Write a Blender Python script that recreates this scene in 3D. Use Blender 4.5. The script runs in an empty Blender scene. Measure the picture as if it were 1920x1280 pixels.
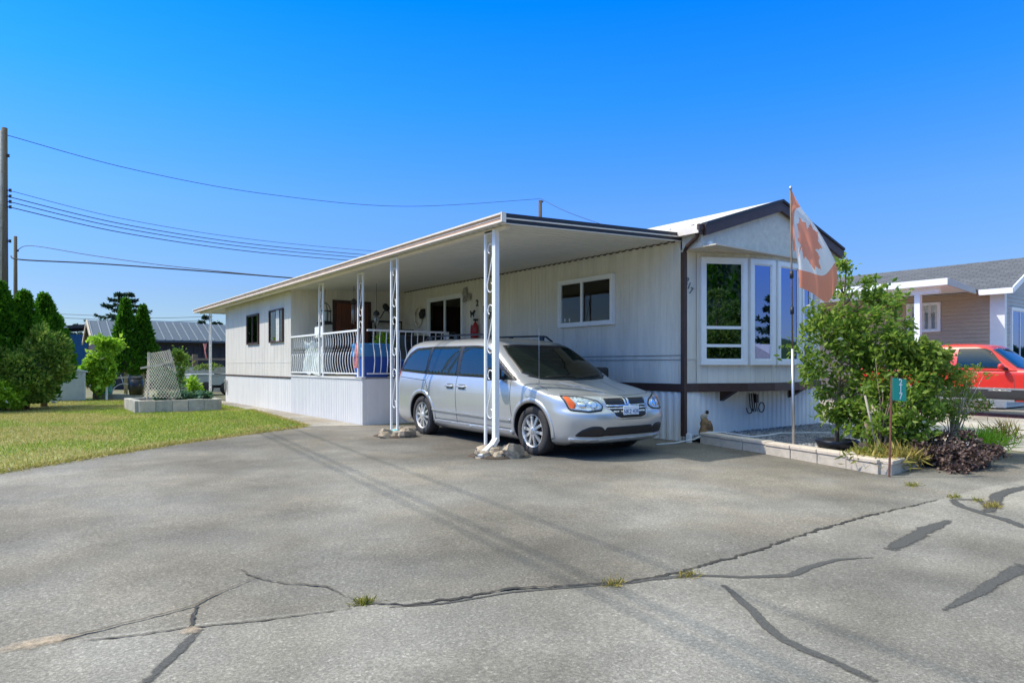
import bpy, bmesh, math, random
import numpy as np
from mathutils import Vector, Matrix
from mathutils.bvhtree import BVHTree
R = math.radians
SC = bpy.context.scene
COL = SC.collection
# ------------------------------------------------------------------ camera, sky, sun, exposure
CH = 1.23
cam_d = bpy.data.cameras.new('camera'); cam = bpy.data.objects.new('camera', cam_d); COL.objects.link(cam)
cam.location = (0, 0, CH)
cam.rotation_euler = (R(90), 0, math.atan2(1250, 930) - R(90))
cam_d.sensor_width = 36; cam_d.lens = 36 * 1250 / 1920.0
cam_d.shift_y = 45 / 1920.0
cam_d.clip_end = 2000; cam_d.clip_start = .05
SC.camera = cam
SUN = Vector((-.67, .50, 1.0)).normalized()          # towards the sun
EL = math.asin(SUN.z); AZ = math.atan2(SUN.x, SUN.y)  # azimuth from +Y, clockwise
world = bpy.data.worlds.new('World'); SC.world = world; world.use_nodes = True
wn = world.node_tree.nodes; wl = world.node_tree.links
bg = wn['Background']
sky = wn.new('ShaderNodeTexSky'); sky.sky_type = 'NISHITA'; sky.sun_disc = False
sky.sun_elevation = EL; sky.sun_rotation = AZ
sky.altitude = 0; sky.air_density = 1.0; sky.dust_density = 0.3; sky.ozone_density = 3.0
# deep blue above a pale horizon; unseen zenith warmed and brightened to fill the shade
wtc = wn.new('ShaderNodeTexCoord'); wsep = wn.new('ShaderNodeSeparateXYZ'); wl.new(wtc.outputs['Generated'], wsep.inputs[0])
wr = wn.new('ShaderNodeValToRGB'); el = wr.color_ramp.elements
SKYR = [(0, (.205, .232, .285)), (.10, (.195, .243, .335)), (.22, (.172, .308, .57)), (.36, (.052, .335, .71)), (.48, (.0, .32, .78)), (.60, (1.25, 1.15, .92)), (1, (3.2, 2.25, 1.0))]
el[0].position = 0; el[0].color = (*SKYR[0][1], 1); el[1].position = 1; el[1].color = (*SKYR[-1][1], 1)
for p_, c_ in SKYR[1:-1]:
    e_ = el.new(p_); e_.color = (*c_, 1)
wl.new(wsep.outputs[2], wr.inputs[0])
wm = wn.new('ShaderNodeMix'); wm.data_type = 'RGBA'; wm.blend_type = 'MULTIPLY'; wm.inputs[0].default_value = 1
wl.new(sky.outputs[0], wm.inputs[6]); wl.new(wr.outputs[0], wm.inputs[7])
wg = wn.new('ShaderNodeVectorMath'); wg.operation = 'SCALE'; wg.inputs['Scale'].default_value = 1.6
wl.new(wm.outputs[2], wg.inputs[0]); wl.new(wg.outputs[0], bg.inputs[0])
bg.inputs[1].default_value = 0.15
sd = bpy.data.lights.new('sun', 'SUN'); sd.energy = 2.6; sd.angle = R(.5); sd.color = (1, .93, .81)
so = bpy.data.objects.new('sun', sd); COL.objects.link(so)
so.rotation_euler = SUN.to_track_quat('Z', 'Y').to_euler(); so.location = (-20, 15, 30)
SC.view_settings.view_transform = 'Standard'; SC.view_settings.look = 'None'
SC.view_settings.exposure = 0.80; SC.view_settings.gamma = 1
# ------------------------------------------------------------------ helpers
rnd = random.Random(7)
F = 1250.; NV = math.hypot(930, F); VX, VZ = F / NV, 930 / NV
def gz(y): return -.01 * min(max(12 - y, 0), 14)     # the drive falls gently to the street
def ray(px, py):
    X = (px - 960) / F
    return Vector((X * VX + VZ, -X * VZ + VX, -(py - 685) / F))
def G(px, py, z=0):
    r = ray(px, py); k = 5
    for i in range(30): k = (z + gz(r.y * k) - CH) / r.z
    return Vector((r.x * k, r.y * k, z + gz(r.y * k)))
def AT(px, py, k):
    r = ray(px, py); return Vector((r.x * k, r.y * k, CH + r.z * k))
WM = {}
def reg(o, m): WM[o.name] = m; return o
def thing(name, loc=(0, 0, 0), rz=0, label=None, cat=None, group=None, kind=None):
    o = bpy.data.objects.new(name, None); COL.objects.link(o)
    o.location = loc; o.rotation_euler = (0, 0, rz); o.empty_display_size = .2
    reg(o, Matrix.Translation(loc) @ Matrix.Rotation(rz, 4, 'Z'))
    return tag(o, label, cat, group, kind)
def tag(o, label=None, cat=None, group=None, kind=None):
    if label: o['label'] = label
    if cat: o['category'] = cat
    if group: o['group'] = group
    if kind: o['kind'] = kind
    return o
def link_mesh(name, me, parent=None):
    o = bpy.data.objects.new(name, me); COL.objects.link(o)
    if parent is not None:
        o.parent = parent; m = WM[parent.name]; me.transform(m.inverted()); reg(o, m)
    else: reg(o, Matrix())
    return o
def copy_tree(o, loc=None, rz=None, parent=None, label=None):
    c = o.copy(); COL.objects.link(c)
    if parent is not None: c.parent = parent
    if loc is not None: c.location = loc
    if rz is not None: c.rotation_euler = (0, 0, rz)
    if label: c['label'] = label
    for ch in list(o.children): copy_tree(ch, parent=c)
    return c
class MB:
    def __init__(s): s.v = []; s.f = []; s.mi = []; s.cur = 0; s.sm = []
    def add(s, vs, fs, smooth=False):
        b = len(s.v); s.v += [tuple(v) for v in vs]
        for f in fs: s.f.append([b + i for i in f]); s.mi.append(s.cur); s.sm.append(smooth)
        return s
    def box(s, a, b):
        x0, y0, z0 = a; x1, y1, z1 = b
        return s.add([(x0,y0,z0),(x1,y0,z0),(x1,y1,z0),(x0,y1,z0),(x0,y0,z1),(x1,y0,z1),(x1,y1,z1),(x0,y1,z1)],
                     [(0,3,2,1),(4,5,6,7),(0,1,5,4),(1,2,6,5),(2,3,7,6),(3,0,4,7)])
    def bar(s, p, q, w, d=None, up=(0, 0, 1)):
        d = d or w; p = Vector(p); q = Vector(q); t = (q - p).normalized(); u = Vector(up)
        if abs(t.dot(u)) > .98: u = Vector((1, 0, 0))
        a = t.cross(u).normalized() * w / 2; b = a.cross(t).normalized() * d / 2
        vs = [e + i * a + j * b for e in (p, q) for i, j in ((-1,-1),(1,-1),(1,1),(-1,1))]
        return s.add(vs, [(3,2,1,0),(4,5,6,7),(0,1,5,4),(1,2,6,5),(2,3,7,6),(3,0,4,7)])
    def tube(s, pts, r, n=8, closed=False, cap=True):
        pts = [Vector(p) for p in pts]; N = len(pts); vs = []; fs = []
        up = Vector((0, 0, 1))
        for i, p in enumerate(pts):
            if closed: t = pts[(i+1) % N] - pts[i-1]
            else: t = pts[min(i+1, N-1)] - pts[max(i-1, 0)]
            t.normalize(); u = up if abs(t.dot(up)) < .95 else Vector((1, 0, 0))
            a = t.cross(u).normalized(); b = a.cross(t).normalized()
            rr = r[i] if isinstance(r, (list, tuple)) else r
            vs += [p + rr * (math.cos(2*math.pi*k/n) * a + math.sin(2*math.pi*k/n) * b) for k in range(n)]
        M = N if closed else N - 1
        for i in range(M):
            j = (i + 1) % N
            for k in range(n): fs.append((i*n+k, i*n+(k+1) % n, j*n+(k+1) % n, j*n+k))
        if cap and not closed: fs += [tuple(reversed(range(n))), tuple((N-1)*n+k for k in range(n))]
        return s.add(vs, fs, True)
    def lathe(s, prof, c=(0, 0, 0), axis='z', n=24, smooth=True):
        c = Vector(c); vs = []; fs = []
        for r, h in prof:
            for k in range(n):
                a = 2*math.pi*k/n; p = (r*math.cos(a), r*math.sin(a), h)
                if axis == 'x': p = (p[2], p[0], p[1])
                elif axis == 'y': p = (p[0], p[2], p[1])
                vs.append(c + Vector(p))
        for i in range(len(prof)-1):
            for k in range(n): fs.append((i*n+k, i*n+(k+1) % n, (i+1)*n+(k+1) % n, (i+1)*n+k))
        return s.add(vs, fs, smooth)
    def prism(s, poly, fn, d0, d1):          # poly of 2D pts, fn(a,b,d) -> 3D
        n = len(poly); vs = [fn(a, b, d0) for a, b in poly] + [fn(a, b, d1) for a, b in poly]
        fs = [tuple(range(n)), tuple(reversed(range(n, 2*n)))] + [(i, i+n, (i+1) % n + n, (i+1) % n) for i in range(n)]
        return s.add(vs, fs)
    def grid(s, rows, smooth=True, closed=False):
        nr = len(rows); nc = len(rows[0]); vs = [p for r in rows for p in r]; fs = []
        for i in range(nr-1):
            for j in range(nc if closed else nc-1):
                k = (j+1) % nc; fs.append((i*nc+j, i*nc+k, (i+1)*nc+k, (i+1)*nc+j))
        return s.add(vs, fs, smooth)
    def blob(s, c, r, seed=0, n=8, amp=.25):
        q = random.Random(seed); c = Vector(c); rx, ry, rz = (r, r, r) if not hasattr(r, '__len__') else r
        ph = [(q.uniform(-1,1), q.uniform(-1,1), q.uniform(-1,1), q.uniform(0,6)) for _ in range(5)]
        rows = []
        for i in range(n+1):
            th = math.pi*i/n; row = []
            for j in range(2*n):
                a = math.pi*j/n; d = Vector((math.sin(th)*math.cos(a), math.sin(th)*math.sin(a), math.cos(th)))
                k = 1 + amp*sum(math.sin(3*(d.x*p[0]+d.y*p[1]+d.z*p[2])+p[3]) for p in ph)/3
                row.append(c + Vector((d.x*rx*k, d.y*ry*k, d.z*rz*k)))
            rows.append(row)
        return s.grid(rows, amp < .3, True)
    def build(s, name, mats, parent=None, fix=True):
        me = bpy.data.meshes.new(name); me.from_pydata(s.v, [], s.f)
        for m in (mats if isinstance(mats, (list, tuple)) else [mats]): me.materials.append(m)
        me.polygons.foreach_set('material_index', s.mi); me.polygons.foreach_set('use_smooth', s.sm)
        if fix:
            bm = bmesh.new(); bm.from_mesh(me); bmesh.ops.recalc_face_normals(bm, faces=bm.faces); bm.to_mesh(me); bm.free()
        me.update()
        return link_mesh(name, me, parent)
def bevel(o, w=.01, n=2):
    bm = bmesh.new(); bm.from_mesh(o.data)
    bmesh.ops.remove_doubles(bm, verts=bm.verts, dist=1e-5)
    es = [e for e in bm.edges if len(e.link_faces) == 2 and e.calc_face_angle(0) > .5]
    bmesh.ops.bevel(bm, geom=es, offset=w, segments=n, affect='EDGES', profile=.5, clamp_overlap=True)
    bm.to_mesh(o.data); bm.free(); return o
# ------------------------------------------------------------------ materials
def newmat(name):
    m = bpy.data.materials.new(name); m.use_nodes = True
    return m, m.node_tree.nodes, m.node_tree.links, m.node_tree.nodes['Principled BSDF']
def mat(name, col, rough=.6, metal=0, var=.12, scale=6., bump=0, bscale=60., spec=.5, coat=0, stretch=None, dirt=None):
    m, N, L, P = newmat(name)
    P.inputs['Roughness'].default_value = rough; P.inputs['Metallic'].default_value = metal
    P.inputs['Specular IOR Level'].default_value = spec
    P.inputs['Coat Weight'].default_value = coat; P.inputs['Coat Roughness'].default_value = .04
    tc = N.new('ShaderNodeTexCoord'); src = tc.outputs['Object']
    if stretch:
        mp = N.new('ShaderNodeMapping'); mp.inputs['Scale'].default_value = stretch; L.new(src, mp.inputs[0]); src = mp.outputs[0]
    nz = N.new('ShaderNodeTexNoise'); nz.inputs['Scale'].default_value = scale; nz.inputs['Detail'].default_value = 6
    nz.inputs['Roughness'].default_value = .65
    L.new(src, nz.inputs['Vector'])
    cr = N.new('ShaderNodeValToRGB'); e = cr.color_ramp.elements
    e[0].position = .3; e[1].position = .7
    e[0].color = (*[c*(1-var) for c in col], 1); e[1].color = (*[min(c*(1+var), 1) for c in col], 1)
    if dirt:
        x = cr.color_ramp.elements.new(.22); x.color = (*dirt, 1)
    L.new(nz.outputs['Fac'], cr.inputs[0]); L.new(cr.outputs[0], P.inputs['Base Color'])
    if bump:
        n2 = N.new('ShaderNodeTexNoise'); n2.inputs['Scale'].default_value = bscale; n2.inputs['Detail'].default_value = 4
        L.new(src, n2.inputs['Vector'])
        b = N.new('ShaderNodeBump'); b.inputs['Strength'].default_value = bump; b.inputs['Distance'].default_value = .02
        L.new(n2.outputs['Fac'], b.inputs['Height']); L.new(b.outputs[0], P.inputs['Normal'])
    return m
def leafmat(name, cols, trans=.35, rough=.5, spec=.3):
    m, N, L, P = newmat(name)
    g = N.new('ShaderNodeNewGeometry'); cr = N.new('ShaderNodeValToRGB'); el = cr.color_ramp.elements
    for i, c in enumerate(cols):
        p = i / (len(cols)-1)
        e = el[0] if i == 0 else (el[1] if i == len(cols)-1 else el.new(p))
        e.position = p; e.color = (*c, 1)
    L.new(g.outputs['Random Per Island'], cr.inputs[0]); L.new(cr.outputs[0], P.inputs['Base Color'])
    P.inputs['Roughness'].default_value = rough; P.inputs['Specular IOR Level'].default_value = spec
    t = N.new('ShaderNodeBsdfTranslucent'); L.new(cr.outputs[0], t.inputs[0])
    mx = N.new('ShaderNodeMixShader'); mx.inputs[0].default_value = trans
    L.new(P.outputs[0], mx.inputs[1]); L.new(t.outputs[0], mx.inputs[2])
    L.new(mx.outputs[0], N['Material Output'].inputs[0]); return m
def glass(name, tint=(.6, .65, .65), ior=1.6, add=0., gcol=(1, 1, 1)):
    m, N, L, P = newmat(name); N.remove(P)
    tr = N.new('ShaderNodeBsdfTransparent'); tr.inputs[0].default_value = (*tint, 1)
    gl = N.new('ShaderNodeBsdfGlossy'); gl.inputs['Roughness'].default_value = .01; gl.inputs[0].default_value = (*gcol, 1)
    fr = N.new('ShaderNodeFresnel'); fr.inputs[0].default_value = ior
    ma = N.new('ShaderNodeMath'); ma.operation = 'ADD'; ma.inputs[1].default_value = add; ma.use_clamp = True
    L.new(fr.outputs[0], ma.inputs[0])
    mx = N.new('ShaderNodeMixShader'); L.new(ma.outputs[0], mx.inputs[0]); L.new(tr.outputs[0], mx.inputs[1]); L.new(gl.outputs[0], mx.inputs[2])
    L.new(mx.outputs[0], N['Material Output'].inputs[0]); return m
def asphalt(name, base, warm=0., speck=1.0):
    m, N, L, P = newmat(name); P.inputs['Roughness'].default_value = .9; P.inputs['Specular IOR Level'].default_value = .25
    tc = N.new('ShaderNodeTexCoord'); O = tc.outputs['Object']
    def noise(sc, det=3, ro=.6):
        n = N.new('ShaderNodeTexNoise'); n.inputs['Scale'].default_value = sc; n.inputs['Detail'].default_value = det
        n.inputs['Roughness'].default_value = ro; L.new(O, n.inputs['Vector']); return n.outputs['Fac']
    def ramp(src, p0, v0, p1, v1):
        r = N.new('ShaderNodeMapRange'); r.inputs[1].default_value = p0; r.inputs[2].default_value = p1
        r.inputs[3].default_value = v0; r.inputs[4].default_value = v1; L.new(src, r.inputs[0]); return r.outputs[0]
    def mul(a, b):
        k = N.new('ShaderNodeMath'); k.operation = 'MULTIPLY'; L.new(a, k.inputs[0]); L.new(b, k.inputs[1]); return k.outputs[0]
    big = mul(ramp(noise(.42, 5, .62), .34, .72, .68, 1.25), ramp(noise(.17, 4, .6), .40, .70, .60, 1.20))
    mid = ramp(noise(2.3, 6, .7), .3, .86, .7, 1.14)
    sp = ramp(noise(62, 2, .5), .36, 1-.38*speck, .64, 1+.38*speck)
    fine = ramp(noise(170, 1, .5), .36, 1-.32*speck, .64, 1+.32*speck)
    vo = N.new('ShaderNodeTexVoronoi'); vo.inputs['Scale'].default_value = 85; L.new(O, vo.inputs['Vector'])
    st = N.new('ShaderNodeSeparateColor'); L.new(vo.outputs['Color'], st.inputs[0])
    peb = ramp(st.outputs[0], .86, 1.0, .97, 1+.75*speck)
    fac = mul(mul(mul(big, mid), mul(sp, fine)), peb)
    c = N.new('ShaderNodeMix'); c.data_type = 'RGBA'; c.blend_type = 'MULTIPLY'; c.inputs[0].default_value = 1
    wr = N.new('ShaderNodeMix'); wr.data_type = 'RGBA'
    wr.inputs[6].default_value = (base*(1.05+warm), base*.955, base*(.80-warm), 1); wr.inputs[7].default_value = (base*1.02, base*.955, base*.84, 1)
    L.new(ramp(noise(.8, 3), .4, 0, .6, 1), wr.inputs[0])
    L.new(wr.outputs[2], c.inputs[6]); L.new(fac, c.inputs[7]); L.new(c.outputs[2], P.inputs['Base Color'])
    b = N.new('ShaderNodeBump'); b.inputs['Strength'].default_value = .35; b.inputs['Distance'].default_value = .006
    L.new(noise(110, 2), b.inputs['Height']); L.new(b.outputs[0], P.inputs['Normal'])
    return m
M = {}
M['asphalt'] = asphalt('driveway_asphalt', .185, .02, .55); M['road'] = asphalt('street_asphalt', .235, -.01, .5)
M['path'] = asphalt('path_asphalt', .30, .05, .6); M['gdrive'] = asphalt('neighbour_drive', .36, .02, .5)
M['white'] = mat('white_paint', (.80, .80, .79), .45, var=.05, scale=9)
M['vinyl'] = mat('white_vinyl', (.82, .84, .85), .4, var=.03)
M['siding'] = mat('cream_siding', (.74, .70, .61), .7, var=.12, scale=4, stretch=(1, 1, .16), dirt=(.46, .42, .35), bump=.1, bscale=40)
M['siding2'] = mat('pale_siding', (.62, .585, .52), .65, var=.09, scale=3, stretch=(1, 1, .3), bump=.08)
M['skirt'] = mat('white_skirting', (.68, .67, .65), .55, var=.05, scale=4, stretch=(1, 1, .3))
M['gable'] = mat('stucco_gable', (.62, .61, .56), .85, var=.13, scale=9, bump=.4, bscale=70, stretch=(1, 1, 1))
M['soffit'] = mat('tan_soffit', (.62, .55, .45), .7, var=.08)
M['brown'] = mat('brown_trim', (.060, .030, .024), .5, var=.25, scale=8)
M['dark'] = mat('near_black_trim', (.018, .018, .022), .5, var=.2)
M['ceil'] = mat('ribbed_ceiling', (.66, .65, .60), .5, var=.06, scale=2)
M['cream'] = mat('cream_gutter', (.80, .72, .62), .45, var=.06, scale=5)
M['tan'] = mat('tan_stripe', (.58, .36, .22), .5, var=.12, scale=5)
M['roofwhite'] = mat('weathered_white_roof', (.64, .60, .54), .6, var=.25, scale=14, dirt=(.3, .2, .14))
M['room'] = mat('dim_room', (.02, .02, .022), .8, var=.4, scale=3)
M['curtain'] = mat('curtain_cloth', (.6, .6, .58), .8, var=.1, scale=8)
M['wood'] = mat('reddish_door_wood', (.16, .05, .025), .5, var=.25, scale=5, stretch=(6, 6, .5))
M['iron'] = mat('black_iron', (.02, .02, .02), .5, var=.2)
M['steel'] = mat('galvanised_steel', (.45, .46, .48), .4, .8, var=.12)
M['block'] = mat('concrete_block', (.50, .45, .38), .9, var=.16, scale=9, bump=.4, bscale=90, dirt=(.3, .27, .22))
M['cap'] = mat('concrete_cap', (.58, .50, .41), .9, var=.14, scale=9, bump=.4, bscale=90)
M['greyblock'] = mat('grey_block', (.36, .35, .31), .9, var=.3, scale=5, bump=.4)
M['rock'] = mat('field_rock', (.36, .29, .21), .9, var=.35, scale=9, bump=.5, bscale=30, dirt=(.10, .07, .05))
M['soil'] = mat('dark_soil', (.07, .05, .035), .95, var=.4, scale=12, bump=.5)
M['gravel'] = mat('grey_gravel', (.22, .23, .24), .9, var=.45, scale=40)
M['gravelpale'] = mat('pale_gravel', (.45, .43, .40), .9, var=.3, scale=40)
M['lawn'] = mat('lawn_earth', (.22, .22, .06), .95, var=.3, scale=2)
M['earth'] = mat('dry_ground', (.16, .15, .08), .95, var=.3, scale=.6)
M['blue'] = mat('blue_plastic', (.02, .09, .42), .35, var=.1); M['paleblue'] = mat('pale_blue_lid', (.05, .22, .48), .4, var=.1)
M['teal'] = mat('teal_plastic', (.10, .42, .46), .5, var=.1)
M['red'] = mat('red_cloth', (.45, .04, .05), .7, var=.3, scale=20)
M['extred'] = mat('extinguisher_red', (.42, .02, .02), .3, var=.1)
M['bark'] = mat('tree_bark', (.19, .14, .10), .9, var=.3, scale=14, stretch=(1, 1, .3), bump=.5)
M['pole'] = mat('pole_wood', (.10, .08, .055), .9, var=.3, scale=9, stretch=(4, 4, .3))
M['wire'] = mat('cable_black', (.02, .02, .025), .6, var=.1)
M['bluewall'] = mat('blue_siding', (.012, .10, .22), .6, var=.15)
M['darkwall'] = mat('dark_board_wall', (.028, .028, .032), .7, var=.3, scale=5)
M['metalroof'] = mat('blue_grey_metal_roof', (.055, .075, .105), .5, .0, var=.12)
M['shed'] = mat('grey_plastic_shed', (.42, .47, .47), .6, var=.08)
M['shedroof'] = mat('pale_shed_roof', (.60, .66, .72), .5, var=.1)
M['beige'] = mat('beige_siding', (.46, .365, .265), .7, var=.06)
M['bluegrey'] = mat('bluegrey_siding', (.46, .48, .48), .7, var=.06)
M['stake'] = mat('grey_stake', (.50, .43, .34), .85, var=.2, scale=12)
M['net'] = mat('cream_netting', (.78, .70, .58), .8, var=.15)
M['hose'] = mat('pale_hose', (.62, .64, .64), .5, var=.1)
M['bagblack'] = mat('black_plastic', (.012, .012, .016), .35, var=.3)
M['clay'] = mat('clay_figure', (.25, .14, .06), .8, var=.6, scale=18)
M['signgreen'] = mat('sign_green', (.0, .36, .28), .35, var=.05); M['rust'] = mat('rusty_post', (.12, .045, .03), .8, var=.4, scale=20)
M['plate'] = mat('plate_white', (.75, .82, .9), .4, var=.04); M['platetext'] = mat('plate_blue', (.03, .12, .35), .4, var=.05)
M['numgrey'] = mat('grey_numeral', (.22, .23, .24), .5, var=.1); M['numbrown'] = mat('brown_numeral', (.06, .045, .03), .5, var=.1)
M['canvas'] = mat('plastic_sheet', (.62, .68, .64), .35, var=.2, scale=4)
def shingle_mat():
    m, N, L, P = newmat('grey_shingles'); P.inputs['Roughness'].default_value = .9
    tc = N.new('ShaderNodeTexCoord'); mp = N.new('ShaderNodeMapping'); mp.inputs['Rotation'].default_value = (0, 0, R(90))
    L.new(tc.outputs['Object'], mp.inputs[0])
    b = N.new('ShaderNodeTexBrick'); b.inputs['Scale'].default_value = 1; b.inputs['Brick Width'].default_value = .3; b.inputs['Row Height'].default_value = .13
    b.inputs['Mortar Size'].default_value = .012; b.inputs['Color1'].default_value = (.12, .125, .14, 1); b.inputs['Color2'].default_value = (.085, .09, .105, 1); b.inputs['Mortar'].default_value = (.04, .04, .05, 1)
    L.new(mp.outputs[0], b.inputs['Vector']); L.new(b.outputs['Color'], P.inputs['Base Color']); return m
M['shingle'] = shingle_mat()
M['wglass'] = glass('window_glass', (.85, .88, .88), 1.45, .0); M['bowglass'] = glass('bow_window_glass', (.3, .32, .35), 1.6, .34, (.42, .52, .95))
# foliage
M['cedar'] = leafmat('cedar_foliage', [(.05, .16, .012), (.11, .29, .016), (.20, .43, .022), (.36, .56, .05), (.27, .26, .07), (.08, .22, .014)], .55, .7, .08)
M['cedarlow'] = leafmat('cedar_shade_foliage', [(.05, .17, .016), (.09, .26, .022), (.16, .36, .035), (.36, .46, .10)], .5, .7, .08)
M['fir'] = leafmat('fir_foliage', [(0.018, 0.050, 0.029), (0.036, 0.090, 0.046), (0.054, 0.118, 0.064)], 0.20)
M['pear'] = leafmat('pear_leaves', [(.12, .24, .03), (.24, .38, .055), (.40, .50, .10), (.74, .74, .32), (.16, .28, .04), (.32, .44, .07)], .6, .4, .35)  # the palest cream tone paints in leaves that catch the light
M['lime'] = leafmat('lime_leaves', [(0.162, 0.356, 0.017), (0.324, 0.551, 0.032), (0.454, 0.680, 0.065)], 0.50)
M['yellow'] = leafmat('yellow_green_leaves', [(0.188, 0.281, 0.037), (0.469, 0.488, 0.094), (0.675, 0.600, 0.150), (0.225, 0.319, 0.056)], 0.50)
M['purple'] = leafmat('purple_leaves', [(.045, .022, .026), (.09, .045, .045), (.15, .08, .075), (.08, .10, .035), (.24, .17, .14)], .25)
M['cabbage'] = leafmat('blue_green_leaves', [(0.156, 0.286, 0.208), (0.286, 0.416, 0.338), (0.130, 0.260, 0.104)], .3)
M['straw'] = leafmat('straw_blades', [(.40, .28, .08), (.5, .36, .12), (.25, .25, .05)], .3)
M['weed'] = leafmat('weed_blades', [(.12, .18, .02), (.30, .30, .05), (.40, .32, .08)], .3)

# ------------------------------------------------------------------ ground sheets
def sheet(name, poly, dz, m, kind='structure', cuts=(), world_pts=True):
    bm = bmesh.new(); vs = [bm.verts.new((x, y, 0)) for x, y in poly]; bm.faces.new(vs)
    for yc in (12.0, -2.0):
        bmesh.ops.bisect_plane(bm, geom=bm.verts[:] + bm.edges[:] + bm.faces[:], plane_co=(0, yc, 0), plane_no=(0, 1, 0))
    bmesh.ops.triangulate(bm, faces=bm.faces)
    for v in bm.verts: v.co.z = gz(v.co.y) + dz
    bmesh.ops.recalc_face_normals(bm, faces=bm.faces)
    for f in bm.faces:
        if f.normal.z < 0: f.normal_flip()
    me = bpy.data.meshes.new(name); bm.to_mesh(me); bm.free(); me.materials.append(m)
    return tag(link_mesh(name, me), kind=kind)
def g2(px, py): p = G(px, py); return (p.x, p.y)
sheet('ground', [(-900, -900), (900, -900), (900, 900), (-900, 900)], 0, M['earth'])
seam = [g2(*p) for p in ((-150, 1245), (0, 1222), (180, 1196), (365, 1172), (520, 1155), (690, 1137), (850, 1120), (1000, 1106), (1180, 1095), (1260, 1079), (1400, 1040), (1560, 985), (1690, 955), (1760, 938), (1840, 916), (1930, 898))]
sheet('driveway', [(-30, 3.9)] + seam + [(12.2, 3.3), (9.2, 8.5), (6, 12.9), (4.6, 13.3), (-.15, 9.86), (-8, 4.8), (-30, 4.5)], .004, M['asphalt'])
sheet('road', [(-30, -14), (40, -14), (40, 3.0), (12.2, 3.0)] + seam[::-1] + [(-30, 3.9)], .008, M['road'])
sheet('neighbour_driveway', [(12.3, 3.1), (40, 3.1), (40, 26), (14, 26), (13.6, 9), (12.3, 4.2)], .006, M['gdrive'])
sheet('path', [(4.62, 13.2), (5.7, 12.7), (5.75, 25), (6.2, 27.5), (5.0, 27.5), (5.15, 24.6), (5.1, 19)], .010, M['path'])
lawn_poly = [(-30, 4.6), (-8, 4.9), (-.15, 9.86), (2.0, 11.6), (4.62, 13.25), (5.1, 19), (5.15, 24.6), (5.0, 30), (-30, 30)]
sheet('lawn', lawn_poly, .014, M['lawn'])
def tar_material(name, col, soft=.55):
    m, N, L, P = newmat(name); P.inputs['Roughness'].default_value = .85; P.inputs['Specular IOR Level'].default_value = .25
    at = N.new('ShaderNodeAttribute'); at.attribute_name = 'edge'
    tc = N.new('ShaderNodeTexCoord')
    def nz(sc, det=4):
        n = N.new('ShaderNodeTexNoise'); n.inputs['Scale'].default_value = sc; n.inputs['Detail'].default_value = det; n.inputs['Roughness'].default_value = .7; L.new(tc.outputs['Object'], n.inputs['Vector']); return n.outputs['Fac']
    cr = N.new('ShaderNodeValToRGB'); e = cr.color_ramp.elements; e[0].position = .35; e[1].position = .68
    e[0].color = (*[v*.8 for v in col], 1); e[1].color = (*[v*1.35 for v in col], 1); L.new(nz(70, 3), cr.inputs[0]); L.new(cr.outputs[0], P.inputs['Base Color'])
    sub = N.new('ShaderNodeMath'); sub.operation = 'MULTIPLY_ADD'; sub.inputs[1].default_value = -1.5; sub.inputs[2].default_value = 1.22; L.new(nz(16, 6), sub.inputs[0])
    ad = N.new('ShaderNodeMath'); ad.operation = 'MULTIPLY_ADD'; ad.inputs[1].default_value = 1.0; L.new(at.outputs['Fac'], ad.inputs[0]); L.new(sub.outputs[0], ad.inputs[2])
    mr = N.new('ShaderNodeMapRange'); mr.inputs[1].default_value = .62; mr.inputs[2].default_value = .62+soft; L.new(ad.outputs[0], mr.inputs[0])
    tr = N.new('ShaderNodeBsdfTransparent'); mx = N.new('ShaderNodeMixShader'); L.new(mr.outputs[0], mx.inputs[0]); L.new(tr.outputs[0], mx.inputs[1]); L.new(P.outputs[0], mx.inputs[2]); L.new(mx.outputs[0], N['Material Output'].inputs[0]); return m
def ribbon(name, pix, widths, m, dz=.014, jit=.3, seed=1, split=.06):
    q = random.Random(seed); pts = [Vector(g2(*p)).to_3d() for p in pix]; out = []; ws = []
    for i in range(len(pts)-1):
        n = max(2, int((pts[i+1]-pts[i]).length/split))
        for k in range(n):
            t = k/n; out.append(pts[i].lerp(pts[i+1], t)); ws.append(widths[i]*(1-t)+widths[i+1]*t)
    out.append(pts[-1]); ws.append(widths[-1]); rows = []; sm_ = [0, 0, 0]
    for i, p in enumerate(out):
        d = (out[min(i+1, len(out)-1)] - out[max(i-1, 0)]).normalized(); nn = Vector((-d.y, d.x, 0)); w = ws[i]/2
        for z_ in range(3): sm_[z_] += (q.uniform(-1, 1)-sm_[z_])*(.35 if jit < .6 else .7)
        o = sm_[0]*w*jit*1.5
        a = p + nn*(w*(1+sm_[1]*jit*1.4)+o); b = p - nn*(w*(1+sm_[2]*jit*1.4)-o)
        rows.append([(lambda v: (v.x, v.y, gz(v.y)+dz))(a.lerp(b, k/4)) for k in range(5)])
    ob = MB().grid(rows, False).build(name, m); at = ob.data.attributes.new('edge', 'FLOAT', 'POINT')
    N_ = len(rows); at.data.foreach_set('value', [(0, .7, 1, .7, 0)[k]*min(1, .45+.14*min(i, N_-1-i)) for i in range(N_) for k in range(5)])
    return tag(ob, kind='structure')
M['tar'] = tar_material('tar_sealant', (.078, .075, .07), .45); M['crack'] = tar_material('crack_dark', (.05, .045, .04), .3); M['palecrack'] = tar_material('pale_crack', (.105, .09, .07), .5); M['silt'] = tar_material('pale_silt', (.46, .36, .26), .9)
ribbon('tar_seam', [(1357, 1099), (1405, 1142), (1440, 1178), (1470, 1203), (1550, 1238), (1640, 1282)], [.06, .07, .08, .08, .075, .08], M['tar'], .0115, .18, 1)
ribbon('tar_seam', [(1780, 977), (1735, 995), (1668, 1033)], [.09, .17, .12], M['tar'], .0115, .2, 2)
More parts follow.
